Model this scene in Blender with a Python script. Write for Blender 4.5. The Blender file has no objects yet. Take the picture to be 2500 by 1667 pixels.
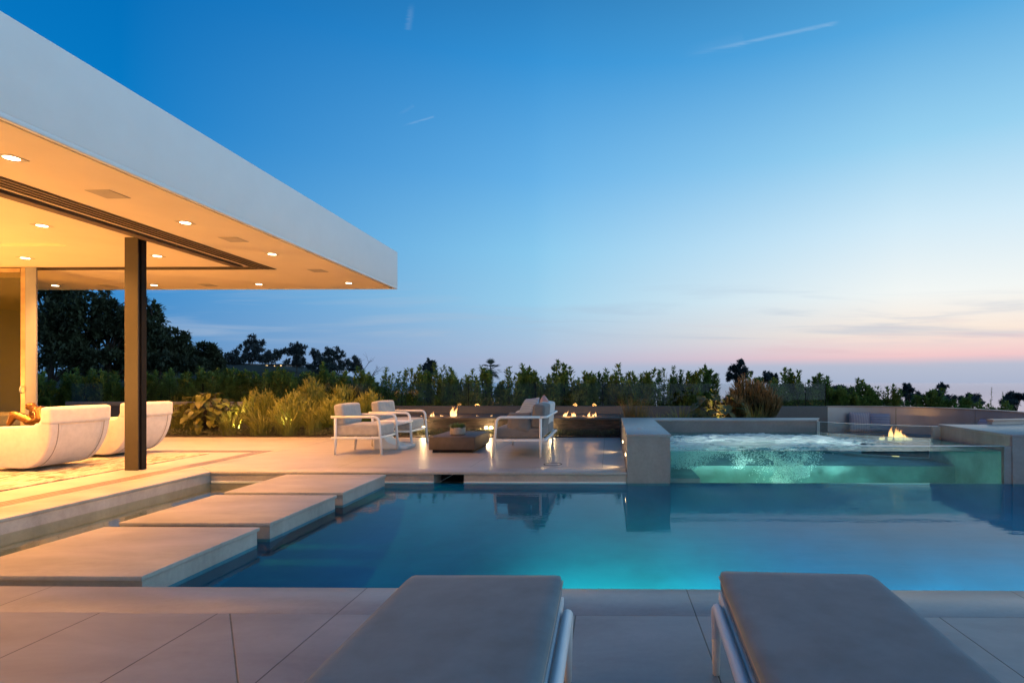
import bpy, bmesh, math, random
from mathutils import Vector, Matrix, noise as mnoise
R = math.radians
PI = math.pi
rnd = random.Random(7)
scn = bpy.context.scene
COL = scn.collection
H = 1.165          # eye height above the terrace
F = 1345.0

def at(px, D, z=0.0):
    """world point seen at column px of the photograph at depth D"""
    X = (px - 1488.0) / F * D
    return Vector((X, D + 0.0122 * X, z))
def zat(py, D):
    return H - (py - 931.0) * D / F

# ------------------------------------------------------------------ helpers
class MB:
    def __init__(s):
        s.v = []; s.f = []; s.a = None
    def add(s, vs, fs):
        o = len(s.v); s.v += [tuple(p) for p in vs]; s.f += [tuple(i + o for i in f) for f in fs]; return s
    def box(s, x0, x1, y0, y1, z0, z1):
        return s.add([(x0,y0,z0),(x1,y0,z0),(x1,y1,z0),(x0,y1,z0),(x0,y0,z1),(x1,y0,z1),(x1,y1,z1),(x0,y1,z1)],
                     [(0,3,2,1),(4,5,6,7),(0,1,5,4),(1,2,6,5),(2,3,7,6),(3,0,4,7)])
    def prism(s, pts, z0, z1):
        n = len(pts)
        return s.add([(x,y,z0) for x,y in pts] + [(x,y,z1) for x,y in pts],
                     [tuple(range(n))[::-1], tuple(range(n, 2*n))] + [(i,(i+1)%n,(i+1)%n+n,i+n) for i in range(n)])
    def tube(s, pts, r, n=8, r2=None, flat=1.0, caps=True):
        pts = [Vector(p) for p in pts]; m = len(pts); vs = []; fs = []
        up = None
        for i, p in enumerate(pts):
            t = (pts[min(i+1, m-1)] - pts[max(i-1, 0)])
            t = t.normalized() if t.length > 1e-9 else Vector((0,0,1))
            if up is None:
                up = Vector((0,0,1)) if abs(t.z) < 0.9 else Vector((1,0,0))
            a = t.cross(up)
            if a.length < 1e-6: a = t.cross(Vector((0,1,0)))
            a.normalize(); b = a.cross(t).normalized(); up = b
            rr = r if r2 is None else r + (r2 - r) * i / max(1, m-1)
            if isinstance(r, (list, tuple)): rr = r[i]
            for k in range(n):
                an = 2*PI*k/n
                vs.append(p + a*math.cos(an)*rr + b*math.sin(an)*rr*flat)
        for i in range(m-1):
            for k in range(n):
                fs.append((i*n+k, i*n+(k+1)%n, (i+1)*n+(k+1)%n, (i+1)*n+k))
        if caps:
            fs.append(tuple(range(n))[::-1]); fs.append(tuple(range((m-1)*n, m*n)))
        return s.add(vs, fs)
    def lathe(s, prof, n=24, c=(0,0,0)):
        vs = []; fs = []; m = len(prof)
        for r, z in prof:
            for k in range(n):
                an = 2*PI*k/n
                vs.append((c[0]+r*math.cos(an), c[1]+r*math.sin(an), c[2]+z))
        for i in range(m-1):
            for k in range(n):
                fs.append((i*n+k, i*n+(k+1)%n, (i+1)*n+(k+1)%n, (i+1)*n+k))
        fs.append(tuple(range(n))[::-1]); fs.append(tuple(range((m-1)*n, m*n)))
        return s.add(vs, fs)
    def arc(s, c, r0, r1, a0, a1, z0, z1, n=24):
        """ring sector solid"""
        vs = []; fs = []
        for i in range(n+1):
            a = a0 + (a1-a0)*i/n
            ca, sa = math.cos(a), math.sin(a)
            for r, z in ((r0,z0),(r1,z0),(r1,z1),(r0,z1)):
                vs.append((c[0]+r*ca, c[1]+r*sa, z))
        for i in range(n):
            b = i*4
            for k in range(4):
                fs.append((b+k, b+(k+1)%4, b+4+(k+1)%4, b+4+k))
        fs.append((3,2,1,0)); fs.append((n*4, n*4+1, n*4+2, n*4+3))
        return s.add(vs, fs)
    def build(s, name, m, parent=None, bevel=0, smooth=False, seg=2, loc=None, fixn=True):
        me = bpy.data.meshes.new(name); me.from_pydata(s.v, [], s.f); me.update()
        if s.a is not None:
            at_ = me.attributes.new('tip', 'FLOAT', 'POINT'); at_.data.foreach_set('value', s.a)
        if fixn:
            bm = bmesh.new(); bm.from_mesh(me); bmesh.ops.recalc_face_normals(bm, faces=bm.faces); bm.to_mesh(me); bm.free()
        o = bpy.data.objects.new(name, me); COL.objects.link(o)
        if m is not None: me.materials.append(m)
        if parent is not None: o.parent = parent
        if loc is not None: o.location = loc
        if bevel:
            b = o.modifiers.new('bevel', 'BEVEL'); b.width = bevel; b.segments = seg; b.limit_method = 'ANGLE'; b.angle_limit = R(40)
            b.harden_normals = False
        if smooth or bevel:
            for p in me.polygons: p.use_smooth = True
            if not smooth:
                bm = bmesh.new(); bm.from_mesh(me)
                for e in bm.edges:
                    if len(e.link_faces) == 2 and e.calc_face_angle(0) > R(35): e.smooth = bool(bevel)
                bm.to_mesh(me); bm.free()
        return o

def tag(o, label=None, cat=None, group=None, kind=None):
    if label: o['label'] = label
    if cat: o['category'] = cat
    if group: o['group'] = group
    if kind: o['kind'] = kind
    return o
def thing(name, label, cat, loc=(0,0,0), rz=0.0, group=None):
    o = bpy.data.objects.new(name, None); COL.objects.link(o); o.empty_display_size = 0.1
    o.location = loc; o.rotation_euler = (0,0,rz)
    return tag(o, label, cat, group)
def copy_tree(o, parent=None):
    c = o.copy(); COL.objects.link(c)
    if parent is not None: c.parent = parent
    for ch in list(o.children): copy_tree(ch, c)
    return c
def struct(name, mb, m, **k):
    return tag(mb.build(name, m, **k), kind='structure')
def softbox(sx, sy, sz, r=0.04, puff=0.0, n=10, c=(0,0,0), crown=0.0):
    """cushion: rounded box with slightly domed faces"""
    bm = bmesh.new(); bmesh.ops.create_cube(bm, size=1.0)
    bmesh.ops.subdivide_edges(bm, edges=bm.edges[:], cuts=n, use_grid_fill=True)
    mb = MB(); vs = []
    hx, hy, hz = sx/2, sy/2, sz/2
    for v in bm.verts:
        x, y, z = v.co.x*2, v.co.y*2, v.co.z*2
        # concentrate vertices toward edges
        f = lambda t: math.copysign(abs(t)**0.6, t)
        x, y, z = f(x)*hx, f(y)*hy, f(z)*hz
        cx = max(-hx+r, min(hx-r, x)); cy = max(-hy+r, min(hy-r, y)); cz = max(-hz+r, min(hz-r, z))
        d = Vector((x-cx, y-cy, z-cz))
        if d.length > 1e-9: d = d.normalized()*r
        p = Vector((cx, cy, cz)) + d
        ux, uy, uz = 1-(p.x/hx)**2, 1-(p.y/hy)**2, 1-(p.z/hz)**2
        p.z += math.copysign(1, p.z)*(puff)*max(0,ux)*max(0,uy)*(abs(p.z)/hz)
        p.x += math.copysign(1, p.x)*(puff*.6)*max(0,uy)*max(0,uz)*(abs(p.x)/hx)
        p.y += math.copysign(1, p.y)*(puff*.6)*max(0,ux)*max(0,uz)*(abs(p.y)/hy)
        p += Vector(c)
        vs.append(p)
    bm.verts.index_update()
    fs = [tuple(v.index for v in fa.verts) for fa in bm.faces]
    bm.free()
    return mb.add(vs, fs)
def pillow(w, h, t, seed=0):
    mb = MB(); n = 16; r = random.Random(seed)
    for sgn in (1,-1):
        vs = []
        for i in range(n+1):
            for j in range(n+1):
                u, v = -1+2*i/n, -1+2*j/n
                k = max(0,(1-u*u))**.45*max(0,(1-v*v))**.45
                pin = 1-.09*(1-abs(u))*abs(v)**3*1.0
                x = u*w/2*(1-.07*(1-v*v)**1*abs(u)**4*-1 - .06*(1-(v*v))*abs(u)**3)
                y = v*h/2*(1-.06*(1-(u*u))*abs(v)**3)
                z = sgn*t/2*k + sgn*.012*mnoise.noise(Vector((u*2.2+seed, v*2.2, sgn)))*k
                vs.append((x,y,z))
        fs = [(i*(n+1)+j, (i+1)*(n+1)+j, (i+1)*(n+1)+j+1, i*(n+1)+j+1) for i in range(n) for j in range(n)]
        mb.add(vs, fs)
    return mb

# ------------------------------------------------------------------ materials
def nodes(m):
    m.use_nodes = True
    nt = m.node_tree; nt.nodes.clear()
    return nt
class NT:
    def __init__(s, nt): s.nt = nt
    def n(s, t, **k):
        nd = s.nt.nodes.new(t)
        for a, b in k.items(): setattr(nd, a, b)
        return nd
    def l(s, a, b): s.nt.links.new(a, b)
    def math(s, op, a, b=None, c=None, clamp=False):
        nd = s.n('ShaderNodeMath', operation=op); nd.use_clamp = clamp
        for i, q in enumerate((a, b, c)):
            if q is None: continue
            if isinstance(q, (int, float)): nd.inputs[i].default_value = q
            else: s.l(q, nd.inputs[i])
        return nd.outputs[0]
    def mix(s, fac, a, b, blend='MIX'):
        nd = s.n('ShaderNodeMix', data_type='RGBA', blend_type=blend)
        for i, q in ((0, fac), (6, a), (7, b)):
            if isinstance(q, (int, float)): nd.inputs[i].default_value = q
            elif isinstance(q, (tuple, list)): nd.inputs[i].default_value = (q[0], q[1], q[2], 1)
            else: s.l(q, nd.inputs[i])
        return nd.outputs[2]
    def mapr(s, v, a, b, c, d, smooth=False):
        nd = s.n('ShaderNodeMapRange'); nd.interpolation_type = 'SMOOTHSTEP' if smooth else 'LINEAR'
        s.l(v, nd.inputs[0])
        for i, q in enumerate((a,b,c,d)): nd.inputs[i+1].default_value = q
        return nd.outputs[0]
    def pos(s, obj=False, scale=(1,1,1), rot=(0,0,0)):
        if obj: o = s.n('ShaderNodeTexCoord').outputs['Object']
        else: o = s.n('ShaderNodeNewGeometry').outputs['Position']
        mp = s.n('ShaderNodeMapping'); s.l(o, mp.inputs[0]); mp.inputs[3].default_value = scale; mp.inputs[2].default_value = rot
        return mp.outputs[0]
    def noise(s, vec, scale, detail=4, rough=.55, dist=0):
        nd = s.n('ShaderNodeTexNoise'); s.l(vec, nd.inputs['Vector']); nd.inputs['Scale'].default_value = scale
        nd.inputs['Detail'].default_value = detail; nd.inputs['Roughness'].default_value = rough; nd.inputs['Distortion'].default_value = dist
        return nd.outputs['Fac']
    def bump(s, h, strength, dist=.01, normal=None):
        nd = s.n('ShaderNodeBump'); s.l(h, nd.inputs['Height']); nd.inputs['Strength'].default_value = strength; nd.inputs['Distance'].default_value = dist
        if normal is not None: s.l(normal, nd.inputs['Normal'])
        return nd.outputs[0]
    def out(s, sh):
        o = s.n('ShaderNodeOutputMaterial'); s.l(sh, o.inputs[0])
    def pbsdf(s, **k):
        p = s.n('ShaderNodeBsdfPrincipled')
        for a, q in k.items():
            i = p.inputs[a.replace('_', ' ')]
            if isinstance(q, (int, float)): i.default_value = q
            elif isinstance(q, (tuple, list)): i.default_value = (q[0], q[1], q[2], 1)
            else: s.l(q, i)
        return p
def mat(name, col, rough=.6, metal=0.0, var=.12, vscale=6.0, bump=0.0, bscale=60.0, bdist=.004, col2=None, obj=False, spec=.5, stretch=(1,1,1), sheen=0.0):
    m = bpy.data.materials.new(name); g = NT(nodes(m))
    v = g.pos(obj, stretch)
    nz = g.noise(v, vscale, 5, .6)
    c2 = col2 if col2 else tuple(c*(1-var*2) for c in col)
    c1 = col if col2 else tuple(min(1, c*(1+var)) for c in col)
    c = g.mix(g.mapr(nz, .3, .7, 0, 1), c1, c2)
    kw = dict(Base_Color=c, Roughness=rough, Metallic=metal)
    p = g.pbsdf(**kw)
    p.inputs['Specular IOR Level'].default_value = spec
    if sheen: p.inputs['Sheen Weight'].default_value = sheen
    if bump: g.l(g.bump(g.noise(v, bscale, 3, .6), bump, bdist), p.inputs['Normal'])
    g.out(p.outputs[0]); return m
def emis(name, col, st):
    m = bpy.data.materials.new(name); g = NT(nodes(m))
    e = g.n('ShaderNodeEmission'); e.inputs[0].default_value = (*col, 1); e.inputs[1].default_value = st
    g.out(e.outputs[0]); return m
def schlick(g, f0, normal=None):
    lw = g.n('ShaderNodeLayerWeight'); lw.inputs[0].default_value = .5
    if normal is not None: g.l(normal, lw.inputs['Normal'])
    p = g.math('POWER', lw.outputs['Facing'], 5.0)
    return g.math('MULTIPLY_ADD', p, 1-f0, f0)
def clear(name, tint, f0=.04, rough=0.0, bumpf=None, gain=1.0):
    """thin clear sheet: straight see-through plus mirror reflection"""
    m = bpy.data.materials.new(name); g = NT(nodes(m))
    nrm = bumpf(g) if bumpf else None
    t = g.n('ShaderNodeBsdfTransparent'); t.inputs[0].default_value = (*tint, 1)
    gl = g.n('ShaderNodeBsdfAnisotropic') if False else g.n('ShaderNodeBsdfGlossy')
    gl.inputs['Roughness'].default_value = rough
    if nrm is not None: g.l(nrm, gl.inputs['Normal'])
    fac = schlick(g, f0, nrm)
    if gain != 1.0: fac = g.math('MULTIPLY', fac, gain, clamp=True)
    mx = g.n('ShaderNodeMixShader'); g.l(fac, mx.inputs[0]); g.l(t.outputs[0], mx.inputs[1]); g.l(gl.outputs[0], mx.inputs[2])
    g.out(mx.outputs[0]); return m

def stone(name, col, rough=.42, joints=(), diag=False, stain=.16, bk=.12, rv=1.0):
    """large porcelain paving; joints = list of (axis, origin, period or 0 for one line)"""
    m = bpy.data.materials.new(name); g = NT(nodes(m))
    v = g.pos(); sx = g.n('ShaderNodeSeparateXYZ'); g.l(v, sx.inputs[0])
    a = g.noise(g.pos(False, (1.0, 2.4, 1)), 1.3, 6, .62, .4)
    b = g.noise(v, 26, 5, .7)
    f = g.math('ADD', g.math('MULTIPLY', a, .75), g.math('MULTIPLY', b, .3))
    c = g.mix(g.mapr(f, .36, .72, 0, 1), tuple(q*(1-stain) for q in col), tuple(q*(1+stain*.7) for q in col))
    hgt = None
    for ax, o, per in joints:
        q = g.math('SUBTRACT', sx.outputs[ax], o)
        if per:
            q = g.math('DIVIDE', q, per)
            q = g.math('ABSOLUTE', g.math('SUBTRACT', g.math('FRACT', g.math('ADD', q, 1000.5)), .5))
            q = g.math('MULTIPLY', q, per)
        else: q = g.math('ABSOLUTE', q)
        k = g.mapr(q, .002, .0045, 1, 0)
        hgt = k if hgt is None else g.math('MAXIMUM', hgt, k)
    if diag:   # the slanted cut from (-1.926,2.77) to (-1.45,2.13)
        d = Vector((-1.45+1.926, 2.13-2.77)); L = d.length; nx, ny = -d.y/L, d.x/L
        q = g.math('ADD', g.math('MULTIPLY', g.math('ADD', sx.outputs[0], 1.926), nx), g.math('MULTIPLY', g.math('SUBTRACT', sx.outputs[1], 2.77), ny))
        k = g.mapr(g.math('ABSOLUTE', q), .002, .0045, 1, 0)
        hgt = g.math('MAXIMUM', hgt, k)
    rg = g.mapr(b, .3, .7, rough-.07*rv, rough+.1*rv)
    nb = g.bump(g.noise(v, 180, 2, .6), bk, .002)
    if hgt is not None:
        c = g.mix(hgt, c, tuple(q*.22 for q in col))
        nb = g.bump(g.math('SUBTRACT', 1.0, hgt), .7, .004, nb)
    p = g.pbsdf(Base_Color=c, Roughness=rg); g.l(nb, p.inputs['Normal'])
    g.out(p.outputs[0]); return m

def tipmat(name, c0, c1, rough=.6, var=.35):
    m = bpy.data.materials.new(name); g = NT(nodes(m))
    a = g.n('ShaderNodeAttribute'); a.attribute_name = 'tip'
    c = g.mix(a.outputs['Fac'], c0, c1)
    nz = g.noise(g.pos(), 3.0, 3)
    c = g.mix(g.mapr(nz, .35, .65, 0, var), c, (0.02,.03,.01))
    p = g.pbsdf(Base_Color=c, Roughness=rough); g.out(p.outputs[0]); return m
def leafmat(name, c0, c1, rough=.5, scale=9, trans=.25):
    m = bpy.data.materials.new(name); g = NT(nodes(m))
    nz = g.noise(g.pos(), scale, 3, .6)
    c = g.mix(g.mapr(nz, .35, .65, 0, 1), c0, c1)
    p = g.pbsdf(Base_Color=c, Roughness=rough)
    t = g.n('ShaderNodeBsdfTranslucent'); g.l(c, t.inputs[0])
    mx = g.n('ShaderNodeMixShader'); mx.inputs[0].default_value = trans
    g.l(p.outputs[0], mx.inputs[1]); g.l(t.outputs[0], mx.inputs[2]); g.out(mx.outputs[0]); return m

XJ, YJ = 0, 1
DECK = (.40,.375,.35)
M = {}
M['deck_near'] = stone('deck_near', (.325,.318,.318), .40, [(XJ,.43,.6)], diag=True, stain=.26)
M['deck_far'] = stone('deck_far', DECK, .40, [(XJ,-.10,1.8),(YJ,7.46,0),(YJ,9.3,2.4)])
M['floor_in'] = stone('floor_in', (.42,.385,.35), .42, [])
M['coping'] = stone('coping', (.345,.335,.33), .33, [(XJ,.43,1.8)], stain=.24, bk=.06, rv=.12)
M['slab'] = stone('slab', (.40,.37,.345), .42, [], stain=.3)
M['spa_stone'] = stone('spa_stone', (.27,.265,.26), .46, [], stain=.3)
M['spa_cap'] = stone('spa_cap', (.30,.30,.30), .33, [])
M['plaster'] = mat('plaster', (.87,.90,.92), .75, var=.012, vscale=3, bump=.15, bscale=90)
M['soffit'] = mat('soffit', (.90,.76,.55), .8, var=.02, vscale=2, bump=.06, bscale=120)  # warm tint of the lamp glow put into the paint colour
M['white_wall'] = mat('white_wall', (.75,.74,.72), .7, var=.03)
M['lowwall'] = mat('lowwall', (.105,.10,.10), .6, var=.08, vscale=3, bump=.1)
M['bronze_track'] = mat('bronze_track', (.20,.15,.11), .45, .5, var=.1)
M['slot'] = mat('slot', (.02,.016,.012), .7)
M['column'] = mat('column', (.040,.029,.010), .5, 0.0, var=.05, vscale=20, bump=.05, bscale=200)
M['black'] = mat('black', (.010,.010,.011), .6, spec=.12)
M['white_metal'] = mat('white_metal', (.82,.82,.82), .38, var=.02)
M['cush_taupe'] = mat('cush_taupe', (.40,.385,.37), .9, var=.08, vscale=12, bump=.25, bscale=420, bdist=.002, sheen=.2)
M['cush_grey'] = mat('cush_grey', (.16,.158,.16), .9, var=.08, vscale=12, bump=.25, bscale=420, bdist=.002, sheen=.2)
M['cush_light'] = mat('cush_light', (.62,.63,.64), .9, var=.05, vscale=12, bump=.25, bscale=420, bdist=.002, sheen=.2)
M['tub_fabric'] = mat('tub_fabric', (.74,.68,.63), .92, var=.05, vscale=14, bump=.3, bscale=380, bdist=.002, sheen=.3)
M['seam'] = mat('seam', (.40,.34,.30), .9)
M['concrete_dark'] = mat('concrete_dark', (.080,.066,.058), .55, var=.14, vscale=7, bump=.15)
M['terracotta'] = mat('bowl_clay', (.42,.38,.34), .7, var=.1, vscale=20, bump=.2)
M['sculpt'] = mat('sculpt', (.26,.135,.045), .25, .85, var=.12, vscale=10)
M['terrain'] = mat('terrain', (.030,.038,.026), .95, var=.3, vscale=.15)
M['soil'] = mat('soil', (.045,.036,.028), .95, var=.3, vscale=9, bump=.6, bscale=40, bdist=.02)
M['foilage_gc'] = leafmat('gc', (.13,.14,.07), (.07,.08,.045), .6)
M['pale_trim'] = mat('pale_trim', (.78,.80,.78), .3, var=.04)
M['basin'] = mat('basin', (.012,.22,.28), .8, var=.14, vscale=1.2)
M['shelf'] = mat('shelf', (.52,.47,.34), .8, var=.1, vscale=2)
M['spa_basin'] = mat('spa_basin', (.21,.38,.36), .7, var=.2, vscale=2.5)
M['steel'] = mat('steel', (.50,.51,.52), .36, .45, var=.06, vscale=3)
M['rim'] = mat('rim', (.45,.36,.31), .35, .2, var=.05)
M['bark'] = mat('bark', (.07,.055,.045), .9, var=.25, vscale=12, bump=.5, bscale=30)
M['lamp'] = emis('lamp', (1.0,.80,.50), 14)
M['lamp2'] = emis('lamp2', (1.0,.70,.34), 30)
M['trim'] = mat('trim', (.62,.55,.45), .6)
M['grille'] = mat('grille', (.50,.44,.36), .8, var=.05)
M['glass'] = clear('glass', (.95,.97,.96), .025)
M['glass_reflect'] = clear('glass_reflect', (.70,.66,.44), .10, .02)  # olive reflection put into the glass tint
M['acrylic'] = clear('acrylic', (.90,.97,.97), .06)
M['acryl_edge'] = mat('acryl_edge', (.62,.80,.80), .2, var=.03)
M['olive_reflect'] = mat('olive_reflect', (.17,.20,.05), .85, var=.05)  # olive of the pane's reflection put into the wall colour
M['fireglass'] = mat('fireglass', (.10,.07,.06), .25, .2, var=.5, vscale=60, bump=1.0, bscale=90, bdist=.02)

def stackstone():
    m = bpy.data.materials.new('stacked_stone'); g = NT(nodes(m))
    v = g.pos(False, (1.2, 1, 14)); a = g.noise(v, 3.0, 5, .7)
    b = g.noise(g.pos(False, (4, 1, 40)), 2.0, 3, .6)
    c = g.mix(g.mapr(a, .32, .68, 0, 1), (.028,.023,.020), (.15,.115,.09))
    p = g.pbsdf(Base_Color=c, Roughness=.75)
    g.l(g.bump(g.math('ADD', a, b), 1.0, .03), p.inputs['Normal']); g.out(p.outputs[0]); return m
M['stack'] = stackstone()
def rugmat():
    m = bpy.data.materials.new('rug_weave'); g = NT(nodes(m))
    v = g.pos(False, (11, 2.6, 1)); a = g.noise(v, 2.2, 4, .65, .3)
    b = g.noise(g.pos(False, (3, 1, 1)), 1.2, 2)
    k = g.math('MULTIPLY', g.mapr(a, .47, .54, 0, 1), g.mapr(b, .38, .6, .25, 1))
    c = g.mix(k, (.50,.44,.36), (.07,.035,.018))
    p = g.pbsdf(Base_Color=c, Roughness=.95); g.l(g.bump(a, .5, .01), p.inputs['Normal']); g.out(p.outputs[0]); return m
M['rug'] = rugmat()
def stripemat(name, c1, c2, axis=0, n=26):
    m = bpy.data.materials.new(name); g = NT(nodes(m))
    o = g.n('ShaderNodeTexCoord').outputs['Object']; s = g.n('ShaderNodeSeparateXYZ'); g.l(o, s.inputs[0])
    q = g.math('FRACT', g.math('MULTIPLY', s.outputs[axis], n))
    k = g.mapr(g.math('ABSOLUTE', g.math('SUBTRACT', q, .5)), .2, .3, 0, 1)
    c = g.mix(k, c1, c2)
    p = g.pbsdf(Base_Color=c, Roughness=.9); g.l(g.bump(g.noise(g.pos(True), 7, 3), .5, .03), p.inputs['Normal']); g.out(p.outputs[0]); return m
M['pil_blue'] = stripemat('pillow_blue', (.30,.42,.58), (.24,.35,.50), 1, 24)
M['pil_pink'] = stripemat('pillow_pink', (.50,.36,.33), (.42,.36,.37), 0, 24)
M['pil_mauve'] = stripemat('pillow_mauve', (.52,.42,.43), (.40,.34,.38), 0, 17)
M['pil_mauve2'] = stripemat('pillow_mauve2', (.48,.42,.46), (.34,.32,.40), 1, 16)

def waterbump(g):
    a = g.noise(g.pos(False, (.9, 3.2, 1)), 1.6, 3, .5, .3)
    b = g.noise(g.pos(False, (2.2, 7, 1)), 3.0, 2, .5)
    return g.bump(g.math('ADD', a, g.math('MULTIPLY', b, .35)), .013, .12)
def poolwater():
    m = bpy.data.materials.new('water'); g = NT(nodes(m)); nrm = waterbump(g)
    sx = g.n('ShaderNodeSeparateXYZ'); g.l(g.pos(), sx.inputs[0])
    # shallow channel over the pale shelf absorbs less than the deep basin
    c = g.mix(g.mapr(sx.outputs[0], -3.6, -3.4, 0, 1), (.78,.84,.72), (.12,.68,.90))
    t = g.n('ShaderNodeBsdfTransparent'); g.l(c, t.inputs[0])
    gl = g.n('ShaderNodeBsdfGlossy'); gl.inputs['Roughness'].default_value = .004; g.l(nrm, gl.inputs['Normal'])
    fac = g.math('MULTIPLY', schlick(g, .018, nrm), .64, clamp=True)
    mx = g.n('ShaderNodeMixShader'); g.l(fac, mx.inputs[0]); g.l(t.outputs[0], mx.inputs[1]); g.l(gl.outputs[0], mx.inputs[2])
    g.out(mx.outputs[0]); return m
M['water'] = poolwater()

def flamemat(dim=False):
    m = bpy.data.materials.new('flame'); g = NT(nodes(m))
    lw = g.n('ShaderNodeLayerWeight'); lw.inputs[0].default_value = .5
    a = g.n('ShaderNodeAttribute'); a.attribute_name = 'tip'
    f = g.math('SUBTRACT', 1.0, lw.outputs['Facing'])
    if dim: f = g.math('MULTIPLY', f, .45)
    k = g.math('MULTIPLY', g.math('POWER', f, 1.3), g.mapr(a.outputs['Fac'], .5, 1.0, .95, .12), clamp=True)
    c = g.mix(a.outputs['Fac'], (1.0,.72,.32), (1.0,.33,.07))
    e = g.n('ShaderNodeEmission'); g.l(c, e.inputs[0]); e.inputs[1].default_value = 2.7
    t = g.n('ShaderNodeBsdfTransparent'); mx = g.n('ShaderNodeMixShader')
    g.l(k, mx.inputs[0]); g.l(t.outputs[0], mx.inputs[1]); g.l(e.outputs[0], mx.inputs[2]); g.out(mx.outputs[0]); return m
M['flame'] = flamemat(); M['flame_low'] = flamemat(True)

# ------------------------------------------------------------------ camera, render
cam = bpy.data.cameras.new('camera'); co = bpy.data.objects.new('camera', cam); COL.objects.link(co)
cam.sensor_width = 36; cam.lens = 36*F/2500
co.location = (0,0,H); co.rotation_euler = (R(90), 0, R(0.7))
cam.shift_x = -(1472-1250)/2500; cam.shift_y = (931-833.5)/2500
cam.clip_end = 60000; cam.clip_start = .05
scn.camera = co
scn.render.engine = 'CYCLES'
cy = scn.cycles
cy.use_denoising = True
try: cy.denoiser = 'OPENIMAGEDENOISE'
except Exception: pass
cy.max_bounces = 10; cy.diffuse_bounces = 4; cy.glossy_bounces = 5; cy.transparent_max_bounces = 20; cy.transmission_bounces = 6
cy.sample_clamp_indirect = 4.0; cy.sample_clamp_direct = 0
cy.use_adaptive_sampling = True; cy.adaptive_threshold = .012
cy.caustics_reflective = False; cy.caustics_refractive = False
scn.view_settings.view_transform = 'Standard'; scn.view_settings.look = 'None'
scn.view_settings.exposure = 0; scn.view_settings.gamma = 1

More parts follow.
